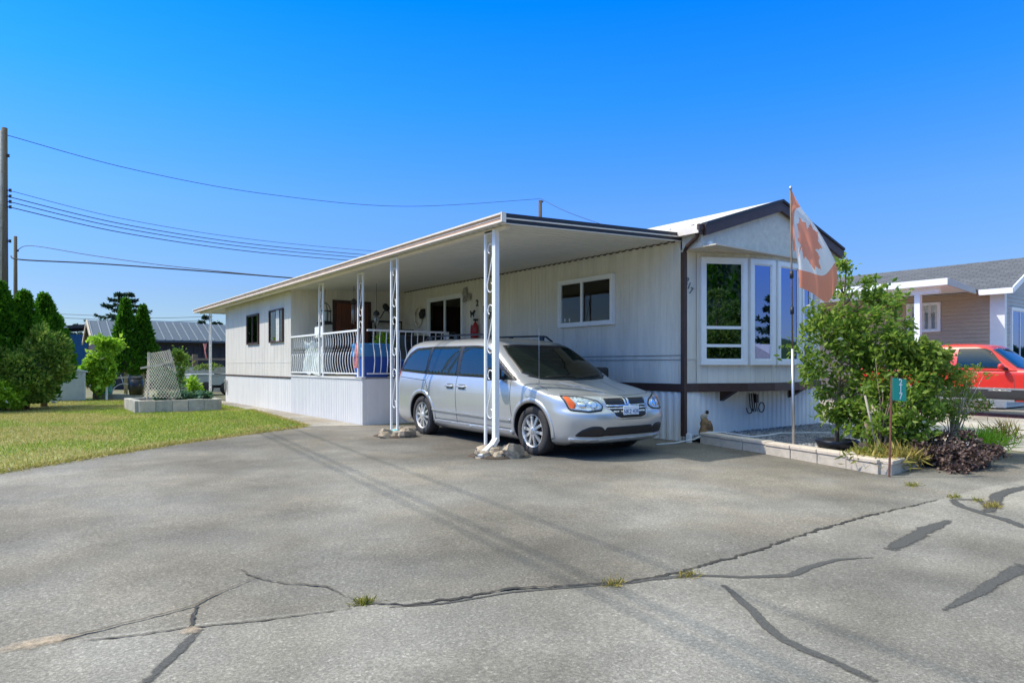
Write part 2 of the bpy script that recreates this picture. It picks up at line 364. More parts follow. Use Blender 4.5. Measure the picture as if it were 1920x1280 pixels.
ribbon('tar_seam', [(1770, 1147), (1840, 1108), (1925, 1062)], [.05, .09, .12], M['tar'], .0115, .3, 3)
ribbon('tar_seam', [(270, 1284), (330, 1228), (375, 1182)], [.075, .07, .065], M['tar'], .0115, .15, 4)
ribbon('tar_seam', [(730, 1141), (830, 1134), (960, 1113), (1100, 1100), (1180, 1094), (1290, 1080), (1390, 1084), (1480, 1082), (1520, 1066), (1570, 1051), (1640, 1047)], [.02, .025, .028, .04, .06, .05, .055, .07, .075, .045, .02], M['tar'], .0115, .3, 5)
ribbon('tar_seam', [(1785, 938), (1800, 950), (1850, 966), (1880, 974), (1925, 992)], [.10, .12, .1, .12, .12], M['tar'], .0115, .2, 6)
ribbon('tar_seam', [(1850, 962), (1862, 945), (1872, 928), (1925, 913)], [.13, .16, .15, .15], M['tar'], .0127, .2, 7)
ribbon('tar_seam', [(1785, 938), (1830, 938), (1858, 952)], [.08, .05, .1], M['tar'], .0121, .3, 8)
for k, (pix, w) in enumerate([
    ([(450, 1070), (480, 1085), (540, 1096), (610, 1101), (650, 1120), (672, 1132)], .014),
    ([(672, 1132), (760, 1137), (860, 1124), (960, 1106), (1060, 1102), (1180, 1093), (1260, 1078), (1380, 1046), (1500, 1006), (1620, 970), (1760, 938)], .022),
    ([(0, 1221), (120, 1200), (215, 1176), (300, 1155), (365, 1137), (420, 1110), (480, 1084)], .012),
    ([(368, 1138), (366, 1160), (355, 1183)], .02),
    ([(150, 1205), (260, 1194), (372, 1178), (500, 1165), (660, 1143)], .012)]):
    ribbon('asphalt_crack', pix, [w*.9] + [w*1.35]*(len(pix)-2) + [w*.8], M['palecrack'] if k in (0, 2, 4) else M['crack'], .0133, .7, 20+k, .03)
ribbon('silt_patch', [(0, 1221), (60, 1211), (110, 1203), (150, 1195)], [.14, .2, .16, .05], M['silt'], .0139, .3, 31)
ribbon('silt_patch', [(338, 1192), (355, 1186), (372, 1180)], [.06, .14, .10], M['silt'], .0145, .3, 32)

# ------------------------------------------------------------------ foliage makers
def leaf_mesh(name, P, D, Nn, Lh, Wd, m, parent=None, fold=.25):
    """P base points, D long axis, Nn side axis (n,3); one folded diamond of two triangles per leaf"""
    n = len(P); Lh = np.broadcast_to(np.asarray(Lh, float), (n,))[:, None]; Wd = np.broadcast_to(np.asarray(Wd, float), (n,))[:, None]
    D = D/np.linalg.norm(D, axis=1, keepdims=True)
    S = np.cross(D, Nn); S /= np.linalg.norm(S, axis=1, keepdims=True)+1e-9
    U = np.cross(S, D)
    V = np.empty((n, 4, 3)); V[:, 0] = P; V[:, 2] = P + D*Lh
    mid = P + D*Lh*.5
    V[:, 1] = mid + S*Wd*.5 + U*Wd*fold; V[:, 3] = mid - S*Wd*.5 + U*Wd*fold
    base = np.arange(n)[:, None]*4
    T = np.concatenate([base+np.array([[0, 1, 2]]), base+np.array([[0, 2, 3]])], 1).reshape(-1)
    me = bpy.data.meshes.new(name); me.vertices.add(n*4); me.vertices.foreach_set('co', V.reshape(-1))
    me.loops.add(len(T)); me.loops.foreach_set('vertex_index', T.astype(np.int32))
    me.polygons.add(2*n); me.polygons.foreach_set('loop_start', np.arange(0, 6*n, 3, dtype=np.int32))
    me.update(calc_edges=True); me.validate(); me.materials.append(m)
    return link_mesh(name, me, parent)
def crown(name, blobs, n, size, m, parent, seed=1, droop=.2, spread=.16, nclump=None, aspect=.5):
    """blobs: (centre, radii, weight); leaves gather in clumps near each blob's skin"""
    g = np.random.default_rng(seed); w = np.array([b[2] for b in blobs], float); w /= w.sum()
    nc = nclump or max(20, n//45); which = g.choice(len(blobs), nc, p=w)
    C = np.array([b[0] for b in blobs], float)[which]; Rr = np.array([b[1] for b in blobs], float)[which]
    d = g.normal(size=(nc, 3)); d /= np.linalg.norm(d, axis=1, keepdims=True)
    cl = C + d*Rr*(g.random((nc, 1))**.45)
    k = g.choice(nc, n, p=(lambda q: q/q.sum())(g.random(nc)+.15))
    P = cl[k] + g.normal(size=(n, 3))*spread*np.minimum(Rr[k], 1.0)*g.uniform(.6, 1.5, (n, 1))
    out = (P-C[k])/Rr[k]; D = g.normal(size=(n, 3))*.8 + out*.8; D[:, 2] -= droop
    Nn = g.normal(size=(n, 3))*.7 + out*.4 + np.array([0, 0, .7])
    L = size*g.uniform(.6, 1.35, n)
    return leaf_mesh(name, P, D, Nn, L, L*aspect, m, parent), cl
def cedar(name, parent, base, h, r, n, m, seed, size=.12, low=0., bulge=.25):
    g = np.random.default_rng(seed); t = g.random(n)**.8; a = g.random(n)*2*math.pi
    prof = np.where(t < bulge, .75+.25*t/bulge, np.maximum(1-(t-bulge)/(1-bulge), 0)**.95)
    bump = 1+.15*np.sin(3*a+7*t+seed)+.13*np.sin(5*a-11*t+2*seed)+.11*np.sin(9*a+23*t)+.07*np.sin(17*a-31*t)
    rr = r*prof*bump*(1-.30*g.random(n)**2)
    P = np.stack([base[0]+rr*np.cos(a), base[1]+rr*np.sin(a), base[2]+low+t*(h-low)], 1)
    P += g.normal(size=(n, 3))*.03*prof[:, None]
    D = np.stack([np.cos(a)*.7, np.sin(a)*.7, np.full(n, .8)], 1)+g.normal(size=(n, 3))*.45
    k_ = g.integers(0, 90, n); cc = g.normal(size=(90, 3)); P += cc[k_]*.05*r*prof[:, None]
    Nn = np.stack([np.cos(a), np.sin(a), np.full(n, .3)], 1)+g.normal(size=(n, 3))*.8
    L = size*g.uniform(.6, 1.5, n)
    return leaf_mesh(name, P, D, Nn, L, L*.45, m, parent)
def conifer(name, loc, h, r, label, group, seed, n=4200, cat='tree'):
    t = thing(name, loc, 0, label, cat, group); g = np.random.default_rng(seed)
    MB().tube([loc, (loc[0], loc[1], loc[2]+h*.97)], [h*.018, .02], 8).build('trunk', M['bark'], t)
    Ps = []; Ds = []; lv = int(h*1.9)
    for i in range(lv):
        z = h*(.12+.87*i/lv); rr = r*(1-z/h)**1.0*g.uniform(.75, 1.2)
        for b in range(6):
            a = g.random()*6.28; d = np.array([math.cos(a), math.sin(a), -.22+.30*(z/h)]); s = g.random(max(6, n//(lv*6)))**.7
            Lr = rr*g.uniform(.7, 1.1)
            p = np.array(loc)+np.array([0, 0, z])+np.outer(s*Lr, d); p[:, 2] += -.12*Lr*np.sin(s*3.1)
            Ps.append(p+g.normal(size=p.shape)*np.array([.08, .08, .03])*min(rr, 3)*(.3+.7*(1-s[:, None]))); Ds.append(np.tile(d, (len(s), 1))+g.normal(size=p.shape)*.55)
    P = np.concatenate(Ps); D = np.concatenate(Ds); L = min(r*.12, .27)*g.uniform(.6, 1.4, len(P))
    leaf_mesh('crown', P, D, g.normal(size=P.shape)+np.array([0, 0, 1.]), L, L*.4, M['fir'], t); return t
# ------------------------------------------------------------------ mobile home
XW, YF, XA, YA0, YA1, FLZ = 9.0, 7.3, 5.72, 17.3, 24.0, .98
def ribs(mb, p0, p1, z0, z1, n, period=.1, gw=.014, gd=.008, bump=False, seed=0, zt2=None):
    """a sheet of vertical ribs from p0 to p1 (2D), facing n; grooves are real geometry"""
    p0 = Vector(p0); p1 = Vector(p1); n = Vector(n); L = (p1-p0).length; d = (p1-p0)/L; q = random.Random(seed)
    pr = [(0, 0)]; s = period*.5
    while s < L-gw*2:
        if bump: pr += [(s, 0), (s+gw, gd), (s+period*.5, gd), (s+period*.5+gw, 0)]
        else: pr += [(s, 0), (s+gw*.5, -gd), (s+gw, 0)]
        s += period*(1 if bump else q.choice((.7, 1, 1, 1.3)))
    pr = [a for a in pr if a[0] < L] + [(L, 0)]; rows = [[], []]
    for a, o in pr:
        p = p0+d*a+n*o; zt = z1 if zt2 is None else z1+(zt2-z1)*a/L
        rows[0].append((p.x, p.y, z0)); rows[1].append((p.x, p.y, zt))
    return mb.grid(rows, False)
Z3 = Vector((0, 0, 1))
def window(parent, o, u, n, W, H, fw=.07, mulls=(), bars=(), fm='vinyl', gm='wglass', depth=.085, curtain=None, name='window', inner=.035):
    o = Vector(o); u = Vector(u).normalized(); n = Vector(n).normalized()
    def P(a, b, d): return o+u*a+Z3*b+n*d
    def bx(mb, a0, b0, a1, b1, d0, d1):
        vs = [P(a, b, d) for d in (d0, d1) for a, b in ((a0, b0), (a1, b0), (a1, b1), (a0, b1))]
        return mb.add(vs, [(0, 1, 2, 3), (7, 6, 5, 4), (0, 4, 5, 1), (1, 5, 6, 2), (2, 6, 7, 3), (3, 7, 4, 0)])
    mb = MB()
    bx(mb, 0, 0, W, fw, -.02, depth); bx(mb, 0, H-fw, W, H, -.02, depth)
    bx(mb, 0, fw, fw, H-fw, -.02, depth); bx(mb, W-fw, fw, W, H-fw, -.02, depth)
    for m in mulls: bx(mb, m-inner/2, fw, m+inner/2, H-fw, .004, depth-.012)
    for (a0, a1, b) in bars: bx(mb, a0, b-inner/2, a1, b+inner/2, .004, depth-.010)
    k = .022                                         # a stepped inner lip
    for (a0, b0, a1, b1) in ((fw, fw, W-fw, fw+k), (fw, H-fw-k, W-fw, H-fw), (fw, fw+k, fw+k, H-fw-k), (W-fw-k, fw+k, W-fw, H-fw-k)): bx(mb, a0, b0, a1, b1, .003, depth-.022)
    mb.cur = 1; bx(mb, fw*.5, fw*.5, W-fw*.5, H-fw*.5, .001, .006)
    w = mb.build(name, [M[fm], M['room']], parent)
    bx(MB(), fw, fw, W-fw, H-fw, depth-.034, depth-.028).build('pane', M[gm], w) if True else 0
    if curtain:
        for (a0, a1, kind) in curtain:
            rows = []
            for i in range(9):
                b = fw+(H-2*fw)*(1-i/8); row = []
                for j in range(17):
                    t = j/16; aa = a0+(a1-a0)*t
                    if kind: aa = a0+(a1-a0)*t*(1-.75*math.sin(min(i/8*1.25, 1)*1.57)**2) if kind > 0 else a1-(a1-a0)*t*(1-.75*math.sin(min(i/8*1.25, 1)*1.57)**2)
                    row.append(P(aa, b, .03+.012*math.sin(t*28)))
                rows.append(row)
            MB().grid(rows).build('curtain', M['curtain'], w)
    return w
home = thing('mobile_home', (XW, YF, 0), 0, 'long cream single storey mobile home with a gabled front and bow windows', 'house')
# --- walls
mb = MB(); mb.box((XW+.012, YF+.012, .1), (13.38, 26.0, 3.42)); ribs(mb, (XW, YF), (XW, YA0), .92, 3.44, (-1, 0), .11, .016, .010, seed=1)
mb.build('wall', M['siding'], home)
M['seam'] = mat('dirty_panel_seam', (.20, .19, .17), .8, var=.4, scale=7)
MB().box((XW-.010, YF+.02, 1.395), (XW, YA0, 1.407)).build('panel_seam', M['seam'], home); MB().box((XW-.010, YF+.02, 1.322), (XW, YA0, 1.332)).build('panel_seam', M['seam'], home)
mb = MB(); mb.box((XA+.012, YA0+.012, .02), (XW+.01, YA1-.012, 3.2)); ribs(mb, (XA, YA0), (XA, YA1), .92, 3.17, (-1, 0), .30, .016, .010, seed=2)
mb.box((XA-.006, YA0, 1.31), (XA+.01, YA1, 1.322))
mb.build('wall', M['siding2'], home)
mb = MB(); ribs(mb, (XA, YA0), (XW, YA0), FLZ, 3.4, (0, -1), .2, .014, .008, seed=3); mb.build('wall', M['siding'], home)
mb = MB(); mb.box((XA-.02, YA0, .895), (XA+.012, YA1, .935)); mb.build('trim_band', M['brown'], home)
mb = MB(); ribs(mb, (XA, YA0), (XA, YA1), -.02, .895, (-1, 0), .17, .014, .010, bump=False, seed=4); ribs(mb, (XA, YA1), (XW, YA1), -.02, 3.2, (0, 1), .2, seed=5)
mb.build('skirting', M['skirt'], home)
# bow front: vertices of the bow in plan
BV = [(9.36, 7.28), (10.2, 6.87), (10.8, 6.73), (11.6, 6.73), (12.2, 6.87), (13.04, 7.28)]
mb = MB(); mb.box((XW+.002, YF-.012, .92), (9.36, YF+.02, 3.2)); mb.box((13.04, YF-.012, .92), (13.39, YF+.02, 3.2))
mb.box((XW, YF-.025, 1.335), (9.35, YF-.008, 1.37))
for a, b in zip(BV[:-1], BV[1:]):
    a3 = Vector((*a, 0)); b3 = Vector((*b, 0)); d = (b3-a3).normalized(); nn = Vector((d.y, -d.x, 0))
    ribs(mb, a, b, .92, 3.2, (nn.x, nn.y), .16, .012, .007, seed=6)
mb.add([(*p, .92) for p in BV], [tuple(range(6))]); mb.build('front_wall', M['siding'], home)
mb = MB(); ribs(mb, (XW, YF-.01), (13.38, YF-.01), -.15, .79, (0, -1), .15, .03, .016, bump=True); ribs(mb, (XW-.008, YF), (XW-.008, 12.8), -.1, .79, (-1, 0), .15, .03, .018, bump=True)
M['skirtlift'] = mat('shade_lifted_skirting', (.84, .82, .78), .55, var=.06, scale=4, stretch=(1, 1, .3))  # the white skirting again, its colour raised to lift the shaded faces
mb.build('skirting', M['skirtlift'], home)
mb = MB(); mb.box((XW-.035, YF-.03, .785), (XW+.02, 12.8, .92))
bo = [(9.0, 7.262)] + [(x, y-.03) for x, y in BV] + [(13.4, 7.262)]
mb.grid([[(x, y, .78) for x, y in bo], [(x, y, .925) for x, y in bo], [(x, y+.45, .925) for x, y in bo], [(x, y+.45, .78) for x, y in bo]], False)
mb.build('trim_band', M['brown'], home)
for xx in (10.0, 12.2):
    mb = MB(); mb.prism([(7.28, .78), (6.98, .78), (7.28, .60)], lambda a, b, d, xx=xx: (xx+d, a, b), 0, .12); mb.build('bracket', M['brown'], home)
# gable, roof, barge boards
AP = (11.2, 4.24); EL_, ER_ = (8.98, 3.54), (13.42, 3.58)
mb = MB(); gp = [(9.0, 3.19), (13.4, 3.19), (13.4, 3.50), (11.2, 4.12), (9.0, 3.46)]
mb.prism(gp, lambda a, b, d: (a, d, b), 6.90, 7.33); mb.build('gable', M['gable'], home)
mb = MB(); mb.prism([(9.0, 7.33), (9.0, 6.62), (13.4, 6.62), (13.4, 7.33)], lambda a, b, d: (a, b, d), 3.165, 3.186)
mb.prism([(9.0, 3.15), (13.4, 3.15), (13.4, 3.22), (9.0, 3.22)], lambda a, b, d: (a, d, b), 6.885, 6.897); mb.build('soffit', M['soffit'], home)
mb = MB()
for (a, b) in ((EL_, AP), (AP, ER_)):
    mb.prism([(a[0], a[1]-.20), (b[0], b[1]-.20), (b[0], b[1]-.03), (a[0], a[1]-.03)], lambda p, q, d: (p, d, q), 6.80, 6.86)
mb.build('barge_board', M['brown'], home)
mb = MB()
for (a, b) in ((EL_, AP), (AP, ER_)):
    mb.prism([(a[0], a[1]-.028), (b[0], b[1]-.028), (b[0], b[1]+.015), (a[0], a[1]+.015)], lambda p, q, d: (p, d, q), 6.775, 6.89)
mb.build('barge_trim', M['dark'], home)
mb = MB()
for (a, b) in (((8.90, 3.515), AP), (AP, (13.5, 3.555))):
    mb.prism([(a[0], a[1]-.05), (b[0], b[1]-.05), (b[0], b[1]+.008), (a[0], a[1]+.008)], lambda p, q, d: (p, d, q), 6.892, 26.2)
for k in range(40): mb.box((8.9, 7.0+k*.48, 3.52), (8.95, 7.04+k*.48, 3.55))
mb.build('roof', M['roofwhite'], home)
mb = MB(); mb.box((8.86, 6.86, 3.38), (8.99, 12.5, 3.50)); mb.cur = 1; mb.box((8.85, 6.83, 3.43), (9.07, 6.875, 3.52)); mb.box((8.88, 6.845, 3.36), (8.97, 6.86, 3.42))
mb.build('gutter', [M['cream'], M['brown']], home)
mb = MB(); mb.box((13.4, 6.86, 3.40), (13.52, 12.5, 3.52)); mb.cur = 1; mb.box((13.38, 6.83, 3.42), (13.54, 6.86, 3.54)); mb.build('gutter', [M['cream'], M['dark']], home)
mb = MB(); mb.tube([(8.93, 6.92, 3.40), (8.93, 6.95, 3.32), (8.965, 7.16, 3.22), (8.965, 7.22, 3.12), (8.965, 7.22, .12)], .042, 4)
mb.bar((8.95, 7.22, 3.12), (8.95, 7.22, .05), .078, .07); mb.build('downspout', M['brown'], home)
mb = MB(); mb.box((8.93, 7.08, -.10), (8.99, 7.16, .10)); mb.build('drain_elbow', M['vinyl'], home)
MB().box((9.13, 6.84, 3.19), (9.21, 6.90, 3.27)).build('flood_light', M['vinyl'], home)
# bow windows
for i, (a, b) in enumerate(zip(BV[:-1], BV[1:])):
    a3 = Vector((*a, 0)); b3 = Vector((*b, 0)); L = (b3-a3).length; d = (b3-a3)/L; nn = Vector((d.y, -d.x, 0))
    W = L-.075 if i in (0, 4) else L-.05
    o = a3+d*(.05 if i == 0 else .025)+Vector((0, 0, 1.24))
    br = ((.09, W-.09, .64), (.09, W-.09, .33)) if i in (0, 4) else ()
    window(home, o, d, nn, W, 1.84, .085, (), br, 'vinyl', 'bowglass', .08, None, 'window', .05)
# side window on the long wall, sliding door, house windows
window(home, (XW, 10.42, 2.0), (0, -1, 0), (-1, 0, 0), 1.56, .95, .065, (.70,), (), 'vinyl', 'wglass', .085, None, 'window', .05)
window(home, (XW, 15.85, FLZ), (0, -1, 0), (-1, 0, 0), 1.80, 2.06, .09, (.90,), (), 'vinyl', 'wglass', .085, ((.30, .78, 1), (1.05, 1.62, -1)), 'sliding_door', .06)
for ya in (21.3, 19.05):
    window(home, (XA, ya, 1.86), (0, -1, 0), (-1, 0, 0), 1.2, .9, .032, (.58,), (), 'brown', 'wglass', .05, ((.62, .9, 0),) if ya < 20 else None, 'window', .03)
# front door on the porch's back wall
dr = MB().box((6.84, YA0-.03, FLZ), (6.93, YA0, 3.0)).box((7.86, YA0-.03, FLZ), (7.95, YA0, 3.0)).box((6.93, YA0-.03, 2.92), (7.86, YA0, 3.0)).build('door_frame', M['brown'], home)
mb = MB()
for k in range(6): mb.box((6.935+k*.154, YA0-.045, FLZ+.01), (6.935+k*.154+.146, YA0-.005, 2.915))
mb.build('front_door', M['wood'], home)
MB().lathe([(0, -.03), (.03, -.025), (.03, .02), (.012, .03), (.012, .06)], (7.02, YA0-.075, 1.95), 'y', 12).build('door_handle', M['steel'], dr)
def text_mesh(s, size=.1, depth=.006, m=None, spacing=1.0, shear=0, bold=0):
    cu = bpy.data.curves.new('t', 'FONT'); cu.body = s; cu.size = size; cu.extrude = depth/2; cu.align_x = 'CENTER'; cu.align_y = 'CENTER'
    cu.space_character = spacing; cu.shear = shear; cu.offset = bold
    o = bpy.data.objects.new('t', cu); COL.objects.link(o); bpy.context.view_layer.update()
    me = bpy.data.meshes.new_from_object(o.evaluated_get(bpy.context.evaluated_depsgraph_get()))
    bpy.data.objects.remove(o); bpy.data.curves.remove(cu)
    me.materials.clear(); me.materials.append(m); return me
def put_text(name, s, size, pos, right, up, m, parent, depth=.006, **k):
    me = text_mesh(s, size, depth, m, **k); r = Vector(right).normalized(); u = Vector(up).normalized(); n = r.cross(u)
    me.transform(Matrix.Translation(pos) @ Matrix((r, u, n)).transposed().to_4x4()); me.name = name
    return link_mesh(name, me, parent)
for ch, y, z in (('2', 13.50, 2.74), ('1', 13.22, 2.57), ('7', 12.96, 2.40)):
    put_text('house_number', ch, .22, (XW-.012, y, z), (0, -1, 0), (0, 0, 1), M['numbrown'], home, .015, bold=.003)
for ch, x, z in (('2', 9.09, 2.66), ('1', 9.145, 2.58), ('7', 9.20, 2.50)):
    put_text('house_number', ch, .17, (x, YF-.025, z), (1, 0, -.25), (.2, 0, 1), M['numgrey'], home, .012, shear=.3)
# --- carport
cp = thing('carport', (5.3, 7.31, 0), 0, 'flat ribbed patio and carport roof on white scrolled posts along the home', 'carport')
RX0, RX1, RY0, RY1 = 5.3, 8.98, 7.33, 26.8
def zu(x): return 3.17+(x-5.3)*.046
rows0 = []; rows1 = []; y = RY0
while y < RY1:
    for dy, o in ((0, 0), (.02, .03), (.07, .03), (.09, 0)):
        rows0.append((RX0+.03, y+dy, zu(RX0)+o)); rows1.append((RX1, y+dy, zu(RX1)+o))
    y += .165
mb = MB(); mb.grid([rows0, rows1], False); mb.add([(RX0, RY0, zu(RX0)+.1), (RX1, RY0, zu(RX1)+.1), (RX1, RY1, zu(RX1)+.1), (RX0, RY1, zu(RX0)+.1)], [(0, 1, 2, 3)])
mb.box((RX0+.1, RY1-.02, zu(RX0)), (8.9, RY1, zu(RX0)+.1)); mb.build('roof_panel', M['ceil'], cp)
# gap filler of dark ribs ends against the wall
y = RY0+.1; fl_ = []
while y < YA0: fl_ += [(y, zu(9)-.004), (y+.01, zu(9)-.024), (y+.07, zu(9)-.024), (y+.08, zu(9)-.004)]; y += .165
mb = MB(); mb.grid([[(8.965, p, z) for p, z in fl_], [(8.965, p, zu(9)+.03) for p, z in fl_], [(8.987, p, zu(9)+.03) for p, z in fl_], [(8.987, p, z) for p, z in fl_], [(8.965, p, z) for p, z in fl_]], False)
mb.build('wall_flashing', M['brown'], cp)
def slopebar(mb, z0, z1, y0, y1, xe=RX1): mb.prism([(RX0-.02, zu(RX0)+z0), (xe, zu(xe)+z0), (xe, zu(xe)+z1), (RX0-.02, zu(RX0)+z1)], lambda a, b, d: (a, d, b), y0, y1)
mb = MB(); slopebar(mb, -.012, .038, 7.295, 7.33); slopebar(mb, .060, .118, 7.285, 7.33); mb.cur = 1; slopebar(mb, .040, .058, 7.28, 7.33); slopebar(mb, -.024, -.014, 7.29, 7.33)
mb.build('front_fascia', [M['dark'], M['cream']], cp)
mb = MB(); x = RX0
mb.box((x-.06, 7.29, 3.165), (x, RY1, 3.175)); mb.box((x-.05, 7.29, 3.175), (x, RY1, 3.190)); mb.cur = 1; mb.box((x-.042, 7.295, 3.191), (x, RY1, 3.222)); mb.box((x-.046, 7.295, 3.234), (x, RY1, 3.262))
mb.cur = 0; mb.box((x-.05, 7.29, 3.223), (x, RY1, 3.233)); mb.box((x-.075, 7.285, 3.263), (x, RY1, 3.285)); mb.box((x-.07, 7.262, 3.16), (x+.005, 7.284, 3.295))
mb.build('side_gutter', [M['cream'], M['tan']], cp)
mb = MB(); mb.box((5.42, RY0+.1, 3.125), (5.50, RY1-.3, 3.168)); mb.build('edge_beam', M['cream'], cp)
def scroll_mesh():
    pts = []; r = .075; c = .25
    for k in range(22):
        a = R(-60+k*275/21); rr = r*(.45+.55*min(1, k/9)); pts.append((0, rr*math.cos(a)*1.0, c+rr*math.sin(a)*1.25))
    lo = [(0, -p[1], -p[2]) for p in reversed(pts)]
    return MB().tube(pts+lo, .0085, 5)
def make_post(px, y, zb, zt, scrolls, name='post', spout=False):
    mb = MB()
    for dy in (-.12, .12):
        if spout and dy < 0: continue
        mb.bar((px, y+dy, zb), (px, y+dy, zt), .034, .034, (1, 0, 0))
    mb.box((px-.02, y-.118, zt-.03), (px+.02, y+.118, zt)); mb.box((px-.05, y-.14, zb-.01), (px+.05, y+.14, zb+.015))
    p = mb.build(name, M['white'], cp)
    for zz in scrolls:
        s = scroll_mesh(); s.v = [(px+a, y+b, zz+c) for a, b, c in s.v]; s.build('scroll', M['white'], p)
    if spout:
        mb = MB(); mb.bar((px, y-.13, zt), (px, y-.13, .17), .078, .072, (1, 0, 0))
        mb.bar((px+.01, y-.14, .20), (px-.10, y-.18, .10), .078, .072); mb.bar((px-.085, y-.165, .11), (px-.36, y-.27, -.02), .076, .07)
        mb.build('downspout', M['white'], p)
    return p
gp1 = gz(7.75)-.02
make_post(5.44, 7.83, gp1, 3.15, (2.62, 1.75, .82), spout=True)
p2 = make_post(5.42, 10.80, gz(10.6), 3.15, (2.62, 1.75, .82))
MB().blob((5.40, 10.74, .05), (.11, .13, .05), 3, 6, .3).build('base_wrap', M['teal'], p2)
make_post(5.74, 12.98, FLZ, 3.15, (2.6, 1.8)); make_post(5.74, 15.2, FLZ, 3.15, (2.6, 1.8)); make_post(5.52, 25.3, 0, 3.15, (2.5, 1.6, .8))
# --- porch deck
deck = thing('porch_deck', (XA, 12.85, 0), 0, 'raised white porch deck with bellied baluster railing behind the van', 'deck')
MB().box((XA+.02, 12.87, .86), (XW-.02, YA0-.012, FLZ)).build('floor', M['greyblock'], deck)
mb = MB(); ribs(mb, (XA, 12.85), (XA, YA0), -.02, .95, (-1, 0), .10, .016, .012, bump=True); mb.box((XA-.03, 12.83, .95), (XA+.05, YA0, .985)); mb.build('skirting', M['skirt'], deck)
mb = MB(); ribs(mb, (XA, 12.85), (XW-.03, 12.85), -.02, .95, (0, -1), .20, .014, .008); mb.build('skirting', M['skirtlift'], deck)
def rail_section(p0, p1, n, spacing=.135):
    p0 = Vector((*p0, 0)); p1 = Vector((*p1, 0)); L = (p1-p0).length; d = (p1-p0)/L; n = Vector(n)
    mb = MB(); mb.bar(p0+Z3*1.965, p1+Z3*1.965, .045, .04); mb.bar(p0+Z3*1.06, p1+Z3*1.06, .03, .03)
    rl = mb.build('railing', M['white'], deck); first = None; k = int(L/spacing)
    for i in range(1, k):
        p = p0+d*(L*i/k)
        if first is None:
            pts = []
            for j in range(15):
                t = j/14; z = 1.06+.9*t; o = .048*math.sin(math.pi*min(t/.62, 1))-.03*math.sin(math.pi*max(0, (t-.55)/.45)); pts.append(p+n*o+Z3*z)
            first = MB().tube(pts, .0105, 5).build('baluster', M['white'], rl); f0 = p
        else:
            c = first.copy(); COL.objects.link(c); c.parent = rl; c.location = p-f0
    return rl
rail_section((XA+.02, 15.3), (XA+.02, YA0), (-1, 0, 0)); rail_section((XA+.02, 13.1), (XA+.02, 15.1), (-1, 0, 0)); rail_section((5.84, 12.88), (7.78, 12.88), (0, -1, 0), .14)
mb = MB(); mb.bar((7.78, 12.88, 1.0), (7.78, 12.88, 1.985), .045); mb.build('newel_post', M['white'], deck)
# --- things on and about the porch
def put(name, label, cat, mb, m, loc=None, group=None):
    o = mb.build(name, m); tag(o, label, cat, group)
    return o
t = thing('hanging_lantern', (6.25, 16.3, 2.3), 0, 'black caged lantern hanging over the left corner of the porch', 'lantern')
mb = MB(); c = Vector((6.25, 16.3, 2.55))
for k in range(8):
    a = k*math.pi/4; mb.tube([c+Vector((.15*math.cos(a)*w, .15*math.sin(a)*w, z)) for w, z in ((1, -.22), (1, .05), (.8, .16), (.35, .24), (0, .27))], .010, 4)
for z in (-.22, .05): mb.tube([c+Vector((.155*math.cos(q*.3), .155*math.sin(q*.3), z)) for q in range(21)], .014, 4, True)
mb.tube([c+Z3*.27, c+Z3*.62], .006, 4); mb.lathe([(.0, -.30), (.2, -.28), (.2, -.24), (.0, -.22)], c, n=12); mb.build('cage', M['iron'], t)
MB().lathe([(.085, -.2), (.09, .04), (.07, .06)], c, n=14).build('glass_chimney', M['canvas'], t)
def chime(x, y, z, L, label, seed):
    t = thing('wind_chime', (x, y, z), 0, label, 'wind chime'); mb = MB().tube([(x, y, z), (x, y, 3.2)], .005, 4)
    mb.lathe([(.0, .12), (.07, .06), (.08, .0), (.02, -.03)], (x, y, z), n=10); mb.build('cap', M['iron'], t); q = random.Random(seed); mb = MB()
    for k in range(5):
        a = k*1.257; mb.tube([(x+.05*math.cos(a), y+.05*math.sin(a), z-.04), (x+.05*math.cos(a), y+.05*math.sin(a), z-L*q.uniform(.7, 1))], .012, 5)
    mb.build('tubes', M['steel'], t)
chime(6.72, 15.6, 2.78, .55, 'wind chime with long pale tubes hanging before the wooden door', 1); chime(6.95, 14.8, 2.45, .25, 'small glittering wind chime on a long string beside the door', 2)
t = thing('plant_rack', (8.25, 17.1, FLZ), 0, 'black iron rack with an arched finial against the porch wall', 'rack'); mb = MB()
for x in (7.93, 8.72):
    for y in (16.95, 17.22): mb.bar((x, y, FLZ), (x, y, 2.45), .03)
for z in (1.5, 2.0, 2.45): mb.box((7.91, 16.93, z-.015), (8.74, 17.24, z+.02))
mb.build('frame', M['iron'], t); mb = MB(); mb.tube([(8.0, 17.1, 2.47), (8.15, 17.1, 2.56), (8.26, 17.1, 2.74), (8.33, 17.1, 2.80), (8.40, 17.1, 2.74), (8.5, 17.1, 2.56), (8.65, 17.1, 2.47)], .014, 5)
mb.blob((8.33, 17.1, 2.86), (.1, .05, .09), 4, 6, .3); mb.build('finial', M['iron'], t)
mb = MB(); mb.tube([(8.96, 16.4+.20*math.cos(a*.35), 2.58+.27*math.sin(a*.35)) for a in range(18)], .025, 5, True); mb.box((8.955, 16.30, 2.56), (8.975, 16.5, 2.60))
put('wall_wreath', 'thin oval twig wreath on the wall left of the sliding door', 'wreath', mb, M['net'])
t = thing('wall_sconce', (8.96, 16.1, 2.6), 0, 'small black wall lamp next to the sliding door', 'wall lamp')
MB().lathe([(.0, -.12), (.06, -.1), (.085, .02), (.05, .1), (.02, .14), (.0, .15)], (8.90, 16.1, 2.62), n=10).build('lamp_body', M['iron'], t); MB().box((8.93, 16.07, 2.60), (8.99, 16.13, 2.78)).build('bracket', M['iron'], t)
t = thing('patio_chair', (8.4, 16.0, FLZ), R(20), 'dark patio chair back showing over the railing', 'chair')
